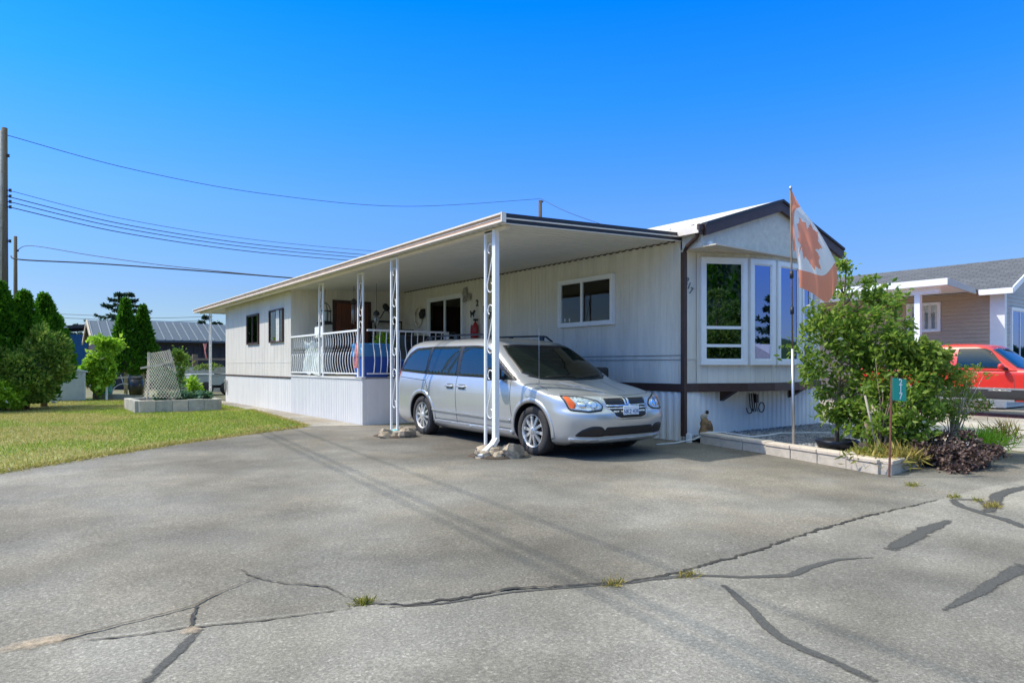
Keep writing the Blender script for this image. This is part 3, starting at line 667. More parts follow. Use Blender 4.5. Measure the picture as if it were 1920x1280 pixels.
mb = MB(); mb.box((8.18, 16.1, 1.85), (8.66, 16.14, 2.2)); mb.build('backrest', M['iron'], t); MB().box((8.18, 15.66, 1.40), (8.66, 16.1, 1.45)).build('seat', M['iron'], t)
for x in (8.2, 8.63):
    for y in (15.7, 16.12): MB().bar((x, y, FLZ), (x, y, 1.86 if y > 16 else 1.42), .03).build('leg', M['iron'], t)
t = thing('recycling_bin', (6.15, 13.3, FLZ), 0, 'deep blue plastic recycling bin with a paler rim behind the railing', 'bin')
mb = MB(); mb.grid([[(6.15+sx*w, 13.35+sy*w*.85, z) for sx, sy in ((-1, -1), (1, -1), (1, 1), (-1, 1))] for w, z in ((.0, FLZ), (.27, FLZ), (.30, 1.42))], False, True); o = mb.build('tub', M['blue'], t)
mb = MB(); mb.grid([[(6.15+sx*w, 13.35+sy*w*.85, z) for sx, sy in ((-1, -1), (1, -1), (1, 1), (-1, 1))] for w, z in ((.30, 1.42), (.325, 1.42), (.335, 1.68), (.31, 1.70), (.28, 1.55), (0, 1.55))], False, True); mb.build('lid', M['paleblue'], t)
t = thing('blue_crate', (6.81, 13.3, FLZ), 0, 'second low blue crate right of the recycling bin on the deck', 'crate'); mb = MB().box((6.66, 13.16, FLZ), (6.96, 13.5, 1.32)); o = mb.build('tub', M['blue'], t)
MB().box((6.64, 13.14, 1.32), (6.98, 13.52, 1.37)).build('rim', M['paleblue'], t)
# covered barbecue and dark planters behind the front railing
t = thing('barbecue', (7.35, 13.6, FLZ), 0, 'covered black barbecue standing behind the front railing', 'barbecue')
MB().box((7.0, 13.3, 1.05), (7.68, 13.9, 1.62)).build('cabinet', M['bagblack'], t); mb = MB(); mb.prism([(13.3, 1.62), (13.9, 1.62), (13.9, 1.82), (13.75, 1.93), (13.45, 1.9), (13.3, 1.78)], lambda a, b, d: (d, a, b), 6.98, 7.7); mb.build('hood', M['bagblack'], t)
for k, (x, y, lab) in enumerate(((7.1, 14.6, 'leafy green pot plant standing on the deck behind the barbecue'), (6.9, 14.2, 'second green pot plant by the railing near the blue crate'))):
    t = thing('pot_plant', (x, y, FLZ), 0, lab, 'pot plant'); MB().lathe([(0, 0), (.13, 0), (.18, .32), (.16, .32), (0, .3)], (x, y, FLZ), n=14).build('pot', M['bagblack'], t)
    crown('leaves', [((x, y, FLZ+.72), (.20, .20, .30), 1)], 300, .10, M['lime'], t, 40+k, spread=.14)
t = thing('ornamental_wheel', (7.9, 12.9, 1.9), 0, 'small black spoked ring on the end of the railing', 'ornament'); mb = MB(); c = Vector((7.93, 12.86, 1.86))
mb.tube([c+Vector((.11*math.cos(q*.4), 0, .11*math.sin(q*.4))) for q in range(16)], .016, 5, True); mb.build('ring', M['iron'], t)
mb = MB(); mb.bar(c+Vector((-.08, 0, -.08)), c+Vector((.08, 0, .08)), .015); mb.bar(c+Vector((-.08, 0, .08)), c+Vector((.08, 0, -.08)), .012); mb.bar(c-Z3*.1, c-Z3*.86, .02); mb.build('spokes', M['iron'], t)
t = thing('fire_extinguisher', (8.93, 13.5, 1.9), 0, 'red fire extinguisher hung on the wall below the house number', 'extinguisher')
MB().lathe([(0, 0), (.068, .01), (.07, .40), (.04, .47), (.02, .50), (.02, .53), (0, .53)], (8.91, 13.46, 1.78), n=14).build('cylinder', M['extred'], t); MB().box((8.87, 13.44, 2.31), (8.97, 13.50, 2.36)).build('valve', M['iron'], t)
put('door_ornament', 'small red and white hanging ornament left of the extinguisher', 'ornament', MB().blob((8.95, 13.68, 2.02), (.03, .05, .2), 9, 6, .5), M['red'])
mb = MB(); q = random.Random(5)
for k in range(9): mb.blob((8.94, 13.92+q.uniform(-.13, .13), 2.96+q.uniform(-.16, .16)), (.03, .06, .06), k, 5, .4)
put('wall_flower', 'grey green metal flower ornament above the sliding door corner', 'ornament', mb, M['greyblock'])
mb = MB(); mb.prism([(0, 0), (.10, .01), (.11, -.05), (.13, -.05), (.14, .05), (.20, .08), (.19, .12), (.13, .12), (.11, .08), (.02, .08), (-.05, .12), (-.03, .05), (-.02, -.05), (.0, -.05)], lambda a, b, d: (8.975+d, 13.76-a*.9, 2.46+b), 0, .015)
put('dog_plaque', 'black dog shaped plaque on the wall beside the sliding door', 'plaque', mb, M['iron'])
mb = MB(); rows = []
for i in range(10): rows.append([(5.66-.03*math.sin(j*1.9)*(.3+i/9), 13.02+(j-3)*.022*(.35+.9*math.sin(min(i/9*2.3, 2.2))), 1.70-i*.058) for j in range(7)])
M['redwhite'] = mat('faded_red_cloth', (.60, .20, .20), .8, var=.75, scale=11)
mb.grid(rows); put('hanging_cloth', 'limp red and white cloth tied to the corner porch post', 'cloth', mb, M['redwhite'])
mb = MB(); rows = []
for i in range(14): rows.append([(5.90+.03*math.sin(j*.9+i*.5), 15.5+j*.12, 1.02+i*.062+.03*math.sin(j*1.3)) for j in range(12)])
mb.grid(rows); put('plastic_sheet', 'crumpled translucent plastic sheet behind the left railing', 'plastic sheet', mb, M['canvas'])
put('white_board', 'plain white board propped above the left railing', 'board', MB().box((5.82, 15.35, 1.9), (5.86, 15.85, 2.16)), M['vinyl'])
put('porch_table', 'dark round table top near the wooden door', 'table', MB().lathe([(0, .0), (.38, .0), (.38, .04), (0, .05)], (6.75, 16.4, 1.95), n=20).tube([(6.75, 16.4, FLZ), (6.75, 16.4, 1.95)], .04, 8).lathe([(.2, 0), (.2, .03), (0, .04)], (6.75, 16.4, FLZ), n=12), M['iron'])
mb = MB(); mb.tube([(5.67, 23.8+.07*math.cos(a*.42), .55+.22*math.sin(a*.42)) for a in range(15)], .018, 5, True); mb.tube([(5.66, 23.82+.06*math.cos(a*.42), .57+.20*math.sin(a*.42)) for a in range(15)], .016, 5, True)
put('coiled_hose', 'dark hose coiled on the far corner of the addition', 'hose', mb, M['greyblock'])
put('wall_rail', 'thin dark rail on the far side of the addition', 'rail', MB().bar((5.70, 24.02, .93), (5.70, 25.5, .93), .03), M['iron'])
for k, (y, lab) in enumerate(((10.24, 'white cup on the window sill, left of two'), (10.10, 'white cup on the window sill, right of two'))):
    put('sill_cup', lab, 'cup', MB().lathe([(0, 0), (.020, 0), (.024, .11), (.02, .115), (0, .10)], (XW-.030, y, 2.066), n=12), M['white'])
# --- rocks round the two posts
def rocks(cx, cy, n, r0, group, lab, seed):
    q = random.Random(seed)
    for k in range(n):
        a = 6.283*k/n+q.uniform(-.3, .3); d = r0*q.uniform(.55, 1.1); s = q.uniform(.06, .12); z = gz(cy)
        x, y = cx+d*math.cos(a)*1.1, cy+d*math.sin(a)*.8
        put('rock', lab, 'rock', MB().blob((x, y, z+s*.35), (s*q.uniform(1, 1.5), s*q.uniform(.9, 1.3), s*q.uniform(.75, 1.15)), seed*50+k, 6, .6), M['rock'], group=group)
rocks(5.42, 7.62, 10, .27, 'rocks round the front post', 'brown field rock heaped round the foot of the nearest carport post', 3)
rocks(5.38, 10.62, 8, .30, 'rocks round the second post', 'brown field rock heaped round the foot of the middle carport post', 4)
for cx, cy, lab in ((5.42, 7.68, 'gritty earth mound under the nearest carport post'), (5.38, 10.68, 'gritty earth mound under the middle carport post')):
    put('mound', lab, 'mound', MB().blob((cx, cy, gz(cy)), (.36, .34, .06), 8, 8, .25), M['soil'])
# ------------------------------------------------------------------ vehicles
M['silver'] = mat('silver_metallic_paint', (.52, .535, .535), .30, .5, var=.03, scale=3, coat=.7)
M['redpaint'] = mat('red_paint', (.62, .022, .012), .35, 0, var=.05, coat=.7)
M['truckgrey'] = mat('grey_lower_paint', (.30, .31, .33), .4, .3, var=.06); M['truckdark'] = mat('dark_rocker_paint', (.035, .035, .04), .5, var=.1)
M['blackplastic'] = mat('black_plastic_trim', (.014, .014, .016), .45, var=.15)
M['carglass'] = mat('tinted_car_glass', (.010, .022, .028), .05, var=.1, spec=.55, coat=.15)
M['windscreen'] = mat('windscreen_glass', (.010, .016, .013), .04, var=.5, scale=2.5, spec=.3, coat=.0)
M['alloy'] = mat('alloy_wheel', (.66, .65, .62), .38, .55, var=.06); M['tyre'] = mat('tyre_rubber', (.035, .033, .032), .8, var=.25, scale=30)
M['chrome'] = mat('chrome_trim', (.75, .76, .78), .15, .95, var=.03); M['amber'] = mat('amber_lens', (.75, .13, .02), .2, var=.1)
M['lens'] = mat('headlamp_lens', (.52, .58, .64), .12, .6, var=.55, scale=28, coat=1.0); M['taillens'] = mat('red_tail_lens', (.62, .02, .03), .15, var=.2, coat=.6)
M['line'] = mat('panel_gap', (.05, .055, .06), .7, var=.1); M['grillemesh'] = mat('grille_black', (.010, .010, .012), .5, var=.3, scale=60)
M['canopy'] = mat('white_canopy', (.75, .76, .77), .4, var=.04)
def pchip(xs, ys, x):
    n = len(xs)
    if x <= xs[0]: return ys[0]
    if x >= xs[-1]: return ys[-1]
    hh = [xs[i+1]-xs[i] for i in range(n-1)]; d = [(ys[i+1]-ys[i])/hh[i] for i in range(n-1)]
    m = [d[0]]+[0 if d[i-1]*d[i] <= 0 else 2/(1/d[i-1]+1/d[i]) for i in range(1, n-1)]+[d[-1]]
    i = max(k for k in range(n-1) if xs[k] <= x); t = (x-xs[i])/hh[i]
    return ys[i]*(1+2*t)*(1-t)**2+hh[i]*m[i]*t*(1-t)**2+ys[i+1]*t*t*(3-2*t)+hh[i]*m[i+1]*t*t*(t-1)
def slices(T, zs, ns=40):
    """stack of rounded-rectangle plan outlines; T rows are (z, front, rear, half width, front radius, front power, rear radius)"""
    X = [r[0] for r in T]; rows = []
    for z in zs:
        sf, sr, w, Rf, pf, Rr = [pchip(X, [r[k] for r in T], z) for k in range(1, 7)]
        half = []
        for k in range(17):
            a = R(90*k/16); half.append((w*math.sin(a)**(2/pf), sf+Rf*(1-max(math.cos(a), 0)**(2/pf))))
        for k in range(1, ns): half.append((w, sf+Rf+(sr-Rr-sf-Rf)*k/ns))
        for k in range(9):
            a = R(90-90*k/8); half.append((w*math.sin(a)**(2/3.6), sr-Rr*(1-max(math.cos(a), 0)**(2/3.6))))
        rows.append([(x, s, z) for x, s in half]+[(-x, s, z) for x, s in half[-2:0:-1]])
    return rows
def lin(a, b, n): return [a+(b-a)*i/n for i in range(n)]
class Car:
    def __init__(s, root, mats, rows):
        mb = MB(); mb.grid(rows, True, True); n = len(rows[0]); b = (len(rows)-1)*n
        mb.f += [list(range(n)), list(range(b, b+n))]; mb.mi += [0, 0]; mb.sm += [True, True]
        s.root = root; s.body = mb.build('body', mats, root); me = s.body.data
        s.bvh = BVHTree.FromPolygons([v.co.copy() for v in me.vertices], [list(p.vertices) for p in me.polygons])
    def hit(s, axis, side, a, b):
        o, d = {'side': ((side*3, a, b), (-side, 0, 0)), 'front': ((a, -2, b), (0, 1, 0)), 'rear': ((a, 9, b), (0, -1, 0)), 'top': ((a, b, 4), (0, 0, -1))}[axis]
        h = s.bvh.ray_cast(Vector(o), Vector(d))
        if h[0] is None: return None
        n = h[1]; n = n if n.dot(Vector(d)) < 0 else -n
        return h[0], n
    def patch(s, name, poly, axis, m, off=.003, side=-1, parent=None, maxlen=.06, skirt=.008):
        bm = bmesh.new(); bm.faces.new([bm.verts.new((a, b, 0)) for a, b in poly]); bmesh.ops.triangulate(bm, faces=bm.faces)
        for _ in range(6):
            es = [e for e in bm.edges if e.calc_length() > maxlen]
            if not es: break
            bmesh.ops.subdivide_edges(bm, edges=es, cuts=1); bmesh.ops.triangulate(bm, faces=[f for f in bm.faces if len(f.verts) > 3])
        vs = []; bad = set(); nn = []
        bm.verts.ensure_lookup_table(); bm.verts.index_update()
        for v in bm.verts:
            h = s.hit(axis, side, v.co.x, v.co.y)
            if h is None: bad.add(v.index); vs.append(Vector((0, 0, 0))); nn.append(Vector((0, 0, 1)))
            else: vs.append(h[0]+h[1]*off); nn.append(h[1])
        fs = [[v.index for v in f.verts] for f in bm.faces if not any(v.index in bad for v in f.verts)]
        be = {}
        for f in fs:
            for i in range(3):
                e = (f[i], f[(i+1) % 3]); k = tuple(sorted(e)); be[k] = None if k in be else e
        n0 = len(vs); lo = [v-n*skirt for v, n in zip(vs, nn)]
        mb = MB(); mb.add(vs+lo, fs, True); mb.add([], [])
        for e in be.values():
            if e: mb.f.append([e[0], e[1], e[1]+n0, e[0]+n0]); mb.mi.append(0); mb.sm.append(False)
        bm.free(); used = sorted({i for f in mb.f for i in f}); mp = {o: i for i, o in enumerate(used)}
        mb.v = [mb.v[i] for i in used]; mb.f = [[mp[i] for i in f] for f in mb.f]
        return mb.build(name, m, parent or s.root)
    def line(s, name, pts, axis, w, m, off=.002, side=-1, parent=None):
        P = [Vector(p) for p in pts]; L = []; Rr = []
        for i, p in enumerate(P):
            d = (P[min(i+1, len(P)-1)]-P[max(i-1, 0)]).normalized(); n = Vector((-d.y, d.x))*w/2; L.append(tuple(p+n)); Rr.append(tuple(p-n))
        return s.patch(name, L+Rr[::-1], axis, m, off, side, parent, .08, .004)
    def arches(s, axles, z, r, x0=.60):
        cutters = []
        for sx in (-1, 1):
            for a in axles:
                mb = MB(); mb.lathe([(0, sx*x0), (r, sx*x0), (r, sx*1.3), (0, sx*1.3)], (0, a, z), 'x', 40, False); mb.mi = [1]*len(mb.mi)
                c = mb.build('cutter', [M['silver'], M['blackplastic']]); cutters.append(c)
                md = s.body.modifiers.new('b', 'BOOLEAN'); md.object = c; md.operation = 'DIFFERENCE'; md.solver = 'EXACT'
        bpy.context.view_layer.update()
        me = bpy.data.meshes.new_from_object(s.body.evaluated_get(bpy.context.evaluated_depsgraph_get()))
        s.body.modifiers.clear(); s.body.data = me; me.name = 'body'
        for c in cutters: bpy.data.objects.remove(c)
        me.set_sharp_from_angle(angle=R(38))
def rpoly(pts, r=.05, n=4):
    out = []; P = [Vector(p) for p in pts]
    for i, p in enumerate(P):
        a = P[i-1]-p; b = P[(i+1) % len(P)]-p; k = min(r, a.length*.45, b.length*.45); a = p+a.normalized()*k; b = p+b.normalized()*k
        for j in range(n+1):
            t = j/n; out.append(tuple(a*(1-t)**2+p*2*t*(1-t)+b*t*t))
    return out
def make_wheel(root, x, s, z, r, w, rim, spokes, side):
    k = side
    prof = [(rim, -w/2), (r*.86, -w/2), (r*.96, -w*.46), (r, -w*.36), (r, w*.36), (r*.96, w*.46), (r*.86, w/2), (rim*1.02, w/2), (rim, w*.40)]
    o = MB().lathe([(a, k*b) for a, b in prof], (x, s, z), 'x', 48).build('wheel', M['tyre'], root)
    mb = MB(); f = x+k*w*.40; c = Vector((f, s, z))
    mb.lathe([(rim*1.0, k*.0), (rim*1.03, k*.016), (rim*.97, k*.018), (rim*.92, k*-.02), (rim*.9, k*-.12)], c, 'x', 48)
    mb.lathe([(0, k*.022), (.035, k*.02), (.062, k*.008), (.07, k*-.03)], c, 'x', 24)
    for i in range(spokes):
        a = 2*math.pi*i/spokes+.12; d = Vector((0, math.cos(a), math.sin(a))); t = Vector((0, -math.sin(a), math.cos(a))); X = Vector((k, 0, 0))
        w0, w1 = .040, .022
        vs = [c+d*.05+t*w0/2+X*.012, c+d*.05-t*w0/2+X*.012, c+d*rim*.95-t*w1*.9+X*.0, c+d*rim*.95+t*w1*.9+X*.0]
        vs += [v-X*.03 for v in vs]; mb.add(vs, [(0, 1, 2, 3), (7, 6, 5, 4), (0, 4, 5, 1), (1, 5, 6, 2), (2, 6, 7, 3), (3, 7, 4, 0)])
    mb.cur = 1; mb.lathe([(0, k*-.05), (rim*.9, k*-.05)], c, 'x', 32); mb.lathe([(.0, k*-.04), (.13, k*-.04)], c, 'x', 24)
    mb.build('rim', [M['alloy'], M['blackplastic']], o); return o
# --- silver minivan (authored with its nose at the origin, +y towards the tail)
van = thing('minivan', (0, 0, 0), 0, 'silver minivan parked nose out under the carport roof', 'minivan')
VT = [(.18, .30, 4.95, .84, .5, 2.8, .3), (.24, .13, 5.06, .93, .56, 2.8, .28), (.30, .05, 5.10, .955, .58, 2.9, .26), (.42, .02, 5.13, .975, .58, 2.9, .25), (.55, .0, 5.15, .988, .58, 2.9, .25),
      (.64, .015, 5.14, .995, .58, 2.9, .25), (.70, .075, 5.11, .998, .58, 2.9, .25), (.80, .12, 5.10, .998, .58, 2.9, .26), (.865, .185, 5.10, .994, .58, 2.9, .26), (.90, .32, 5.10, .990, .57, 2.8, .26),
      (.95, .54, 5.095, .982, .55, 2.8, .26), (1.00, .80, 5.09, .972, .52, 2.8, .26), (1.045, 1.03, 5.085, .960, .42, 3.0, .26), (1.07, 1.12, 5.08, .950, .34, 3.0, .26), (1.20, 1.33, 5.065, .918, .34, 3.0, .27),
      (1.40, 1.64, 5.03, .862, .34, 3.0, .28), (1.54, 1.875, 4.97, .812, .34, 3.0, .30), (1.61, 2.01, 4.91, .775, .33, 2.8, .32), (1.66, 2.16, 4.83, .725, .32, 2.6, .34), (1.70, 2.38, 4.72, .645, .3, 2.5, .36), (1.725, 2.62, 4.60, .54, .3, 2.4, .36), (1.742, 3.0, 4.35, .36, .3, 2.4, .3)]
zs = lin(.18, .865, 26)+lin(.865, 1.07, 34)+lin(1.07, 1.61, 26)+lin(1.61, 1.742, 20)+[1.742]
V = Car(van, [M['silver'], M['blackplastic']], slices(VT, zs))
FA, RA, WZ = .97, 4.05, .355
for sd_ in (-1, 1):
    dlo = rpoly([(1.32, 1.055), (2.0, 1.075), (3.9, 1.095), (4.93, 1.135), (4.90, 1.24), (4.72, 1.47), (4.52, 1.57), (3.9, 1.592), (2.6, 1.592), (2.32, 1.575), (2.02, 1.46)], .05)
    V.patch('window_surround', dlo, 'side', M['blackplastic'], .003, sd_)
    for pl in ([(3.98, 1.115), (4.84, 1.145), (4.82, 1.24), (4.66, 1.45), (4.48, 1.545), (3.99, 1.570)], [(2.98, 1.10), (3.90, 1.112), (3.91, 1.572), (3.03, 1.572)], [(1.83, 1.09), (2.88, 1.10), (2.93, 1.572), (2.62, 1.572), (2.34, 1.555), (2.09, 1.45)], [(1.45, 1.075), (1.76, 1.085), (1.76, 1.23)]):
        V.patch('side_window', rpoly(pl, .035), 'side', M['carglass'], .006, sd_)
    for ln in ([(1.36, .34), (1.42, .55), (1.45, .80), (1.46, 1.05)], [(2.90, .30), (2.92, 1.09)], [(3.70, .34), (3.68, .55), (3.80, .80), (3.93, 1.0), (3.94, 1.10)], [(3.94, .985), (4.86, 1.03)], [(1.36, .34), (3.66, .34)]):
        V.line('panel_gap', ln, 'side', .011, M['line'], .0015, sd_)
    V.patch('side_moulding', rpoly([(1.43, .455), (3.66, .475), (3.66, .505), (1.43, .485)], .01), 'side', M['silver'], .022, sd_)
    V.patch('sill_trim', rpoly([(1.42, .245), (3.62, .245), (3.60, .315), (1.44, .315)], .02), 'side', M['silver'], .010, sd_)
    for hx in (2.74, 3.10):
        h = V.patch('door_handle', rpoly([(hx-.11, .895), (hx+.11, .90), (hx+.11, .935), (hx-.11, .93)], .015), 'side', M['silver'], .035, sd_, skirt=.03)
        V.patch('handle_recess', rpoly([(hx-.10, .872), (hx+.10, .876), (hx+.10, .955), (hx-.10, .95)], .03), 'side', M['line'], .003, sd_, parent=h)
    V.patch('tail_lamp', rpoly([(4.90, .86), (5.09, .84), (5.075, 1.22), (4.97, 1.24)], .03), 'side', M['taillens'], .012, sd_)
    for ax in (FA, RA):
        ring = [(ax+math.cos(R(a))*.47, WZ+math.sin(R(a))*.47) for a in range(-12, 193, 8)]; ring2 = [(ax+math.cos(R(a))*.405, WZ+math.sin(R(a))*.405) for a in range(192, -13, -8)]
        V.patch('wheel_arch_lip', ring+ring2, 'side', M['silver'], .007, sd_, maxlen=.05, skirt=.03)
    # headlamps follow the corner of the nose
    hl = V.patch('headlight', rpoly([(sd_*.915, .865), (sd_*.72, .855), (sd_*.52, .80), (sd_*.46, .735), (sd_*.50, .685), (sd_*.70, .668), (sd_*.885, .69)], .025), 'front', M['lens'], .012, maxlen=.04)
    V.patch('lamp_surround', rpoly([(sd_*.93, .877), (sd_*.72, .868), (sd_*.505, .811), (sd_*.44, .735), (sd_*.49, .672), (sd_*.70, .655), (sd_*.90, .678)], .03), 'front', M['blackplastic'], .007, maxlen=.04, parent=hl)
    V.patch('indicator', rpoly([(sd_*.913, .858), (sd_*.862, .858), (sd_*.815, .76), (sd_*.84, .70), (sd_*.883, .70)], .02), 'front', M['amber'], .016, maxlen=.03, parent=hl)
    for cx, rr in ((.60, .062), (.745, .05)):
        V.patch('bulb_reflector', [(sd_*cx+rr*math.cos(q*.4), .752+rr*.95*math.sin(q*.4)) for q in range(16)], 'front', M['chrome'], .017, maxlen=.05, parent=hl)
    # bumper details
    V.patch('fog_recess', rpoly([(sd_*.86, .335), (sd_*.80, .42), (sd_*.68, .475), (sd_*.52, .47), (sd_*.40, .34), (sd_*.55, .325)], .05), 'front', M['blackplastic'], .004)
    # mirror
    mb = MB(); mb.box((sd_*1.125-.135, 1.63, 1.05), (sd_*1.125+.135, 1.77, 1.245)); mi = mb.build('wing_mirror', M['blackplastic'], van); bevel(mi, .045, 4)
    MB().bar((sd_*.90, 1.66, 1.07), (sd_*1.06, 1.68, 1.10), .07, .05).build('mirror_arm', M['blackplastic'], mi)
    MB().box((sd_*1.125-.10, 1.765, 1.08), (sd_*1.125+.10, 1.777, 1.215)).build('mirror_glass', M['chrome'], mi)
    # roof rails
    mb = MB(); rx = sd_*.60; mb.tube([(rx+sd_*.02, 2.36, 1.675), (rx, 2.50, 1.765), (rx, 2.7, 1.782), (rx, 3.5, 1.79), (rx, 4.3, 1.785), (rx, 4.45, 1.768), (rx+sd_*.0, 4.58, 1.69)], .018, 6)
    for s_ in (2.62, 3.5, 4.36): mb.box((rx-.02, s_-.05, 1.68), (rx+.02, s_+.05, 1.79))
    mb.build('roof_rail', M['blackplastic'], van)
# nose: grille, plate, intake, lip, lines
gb = V.patch('grille', rpoly([(-.40, .835), (.40, .835), (.37, .72), (.29, .60), (.20, .575), (-.20, .575), (-.29, .60), (-.37, .72)], .02), 'front', M['grillemesh'], .004)
V.patch('grille_surround', rpoly([(-.445, .852), (.445, .852), (.41, .71), (.325, .575), (.21, .548), (-.21, .548), (-.325, .575), (-.41, .71)], .03), 'front', M['silver'], .0025, parent=gb)
for pl in ([(-.052, .84), (-.012, .84), (-.004, .70), (-.045, .70)], [(.052, .84), (.012, .84), (.004, .70), (.045, .70)], [(-.39, .725), (-.03, .722), (-.03, .742), (-.395, .748)], [(.39, .725), (.03, .722), (.03, .742), (.395, .748)], [(-.37, .69), (-.03, .685), (-.03, .702), (-.375, .708)], [(.37, .69), (.03, .685), (.03, .702), (.375, .708)]):
    V.patch('grille_bar', pl, 'front', M['chrome'], .016, parent=gb)
V.patch('lower_intake', rpoly([(-.44, .455), (.44, .455), (.52, .335), (-.52, .335)], .02), 'front', M['grillemesh'], .005)
V.patch('bumper_lip', rpoly([(-.90, .315), (-.5, .305), (.5, .305), (.90, .315), (.86, .262), (.4, .25), (-.4, .25), (-.86, .262)], .02), 'front', M['silver'], .02, skirt=.02)
V.patch('under_tray', [(-.8, .245), (.8, .245), (.78, .19), (-.78, .19)], 'front', M['blackplastic'], .004)
for sx in (-1, 1):
    V.line('hood_gap', [(sx*.90, .72), (sx*.86, .90), (sx*.83, 1.05)], 'top', .012, M['line'], .0015)
    V.line('hood_crease', [(sx*.22, .30), (sx*.30, .62), (sx*.42, 1.0)], 'top', .035, M['silver'], .007)
V.line('hood_gap', [(-.88, .50), (-.6, .275), (-.3, .205), (0, .19), (.3, .205), (.6, .275), (.88, .50)], 'top', .010, M['line'], .0015)
wspoly = [(-.80, 1.40), (-.62, 1.185), (-.35, 1.125), (0, 1.11), (.35, 1.125), (.62, 1.185), (.80, 1.40), (.735, 1.80), (.655, 2.03), (.50, 2.005), (.25, 1.975), (0, 1.968), (-.25, 1.975), (-.50, 2.005), (-.655, 2.03), (-.735, 1.80)]
V.patch('windscreen_seal', [(x*1.035, 1.56+(s-1.56)*1.05) for x, s in wspoly], 'top', M['blackplastic'], .0025)
ws = V.patch('windscreen', wspoly, 'top', M['windscreen'], .006)
V.patch('tint_band', [(-.64, 1.965), (-.25, 1.90), (.25, 1.90), (.64, 1.965), (.62, 2.01), (.25, 1.965), (-.25, 1.965), (-.62, 2.01)], 'top', M['blackplastic'], .0075, parent=ws)
V.patch('mirror_pad', rpoly([(-.1, 1.80), (.1, 1.80), (.09, 1.88), (-.09, 1.88)], .02), 'top', M['blackplastic'], .0078, parent=ws)
for x0, s0, x1, s1 in ((-.52, 1.185, .05, 1.18), (.12, 1.14, .62, 1.235)): V.line('wiper', [(x0, s0), (x1, s1)], 'top', .022, M['blackplastic'], .022)
V.patch('cowl', [(-.80, 1.30), (-.6, 1.15), (-.3, 1.085), (0, 1.07), (.3, 1.085), (.6, 1.15), (.80, 1.30), (.7, 1.30), (.5, 1.19), (.25, 1.135), (0, 1.12), (-.25, 1.135), (-.5, 1.19), (-.7, 1.30)], 'top', M['blackplastic'], .004)
V.patch('rear_window', rpoly([(-.68, 1.18), (.68, 1.18), (.6, 1.55), (-.6, 1.55)], .05), 'rear', M['carglass'], .004)
pl = V.hit('front', -1, 0, .66)[0]; px_, py_, pz_ = 0.0, pl.y-.022, .655
pt = MB().box((-.155, py_-.004, .575), (.155, py_+.006, .735)).build('number_plate', M['plate'], van); bevel(pt, .004, 1)
put_text('plate_text', 'NK2 43K', .082, (0, py_-.006, .655), (1, 0, 0), (0, 0, 1), M['platetext'], pt, .002)
mb = MB(); mb.tube([(-.80, 1.02, 1.00), (-.80, 1.03, 1.86)], .004, 5); mb.lathe([(.018, 0), (.012, .03), (.004, .05)], (-.80, 1.02, .985), n=8); mb.build('aerial', M['truckgrey'], van)
V.arches((FA, RA), WZ, .40)
for sd_ in (-1, 1):
    for ax in (FA, RA): make_wheel(van, sd_*.862, ax, .352, .352, .215, .235, 10, sd_)
KL = 1.04                                        # stretch the body lengthwise; wheels stay round and move with their arches
def stretch(o, dy=None):
    for ch in o.children:
        w = ch.name.split('.')[0] == 'wheel' and dy is None
        d_ = dy
        if w: yc = sum(v.co.y for v in ch.data.vertices)/len(ch.data.vertices); d_ = yc*(KL-1)
        for v in ch.data.vertices: v.co.y = v.co.y*KL if d_ is None else v.co.y+d_
        stretch(ch, d_)
stretch(van)
VAN_LOC = (6.86, 6.44, gz(6.5)-.006); van.location = VAN_LOC; van.rotation_euler = (.010, 0, 0)
# --- red pickup truck
trk = thing('pickup_truck', (0, 0, 0), 0, 'bright red extended cab pickup truck in the neighbouring driveway', 'truck')
TT = [(.36, .25, 4.8, .78, .4, 2.6, .2), (.46, .10, 4.92, .84, .42, 2.6, .18), (.62, .03, 4.97, .86, .42, 2.6, .16), (.80, .05, 4.97, .862, .42, 2.7, .16), (.93, .08, 4.97, .858, .42, 2.8, .16), (1.00, .16, 4.96, .845, .42, 2.8, .16), (1.045, .45, 4.95, .82, .4, 2.9, .16), (1.065, 1.1, 4.94, .80, .3, 3, .16)]
T = Car(trk, [M['redpaint'], M['blackplastic']], slices(TT, lin(.36, .93, 14)+lin(.93, 1.065, 14)+[1.065], 30))
CT = [(1.02, 1.28, 3.32, .845, .25, 3, .12), (1.08, 1.40, 3.32, .835, .25, 3, .12), (1.3, 1.68, 3.27, .775, .25, 3, .12), (1.5, 1.93, 3.21, .70, .25, 3, .14), (1.58, 2.05, 3.17, .655, .25, 2.8, .16), (1.625, 2.18, 3.08, .58, .25, 2.5, .18), (1.645, 2.4, 2.95, .42, .2, 2.4, .18)]
cab = Car(trk, [M['redpaint'], M['blackplastic']], slices(CT, lin(1.02, 1.5, 14)+lin(1.5, 1.645, 12)+[1.645], 20)); cab.body.name = 'cab'
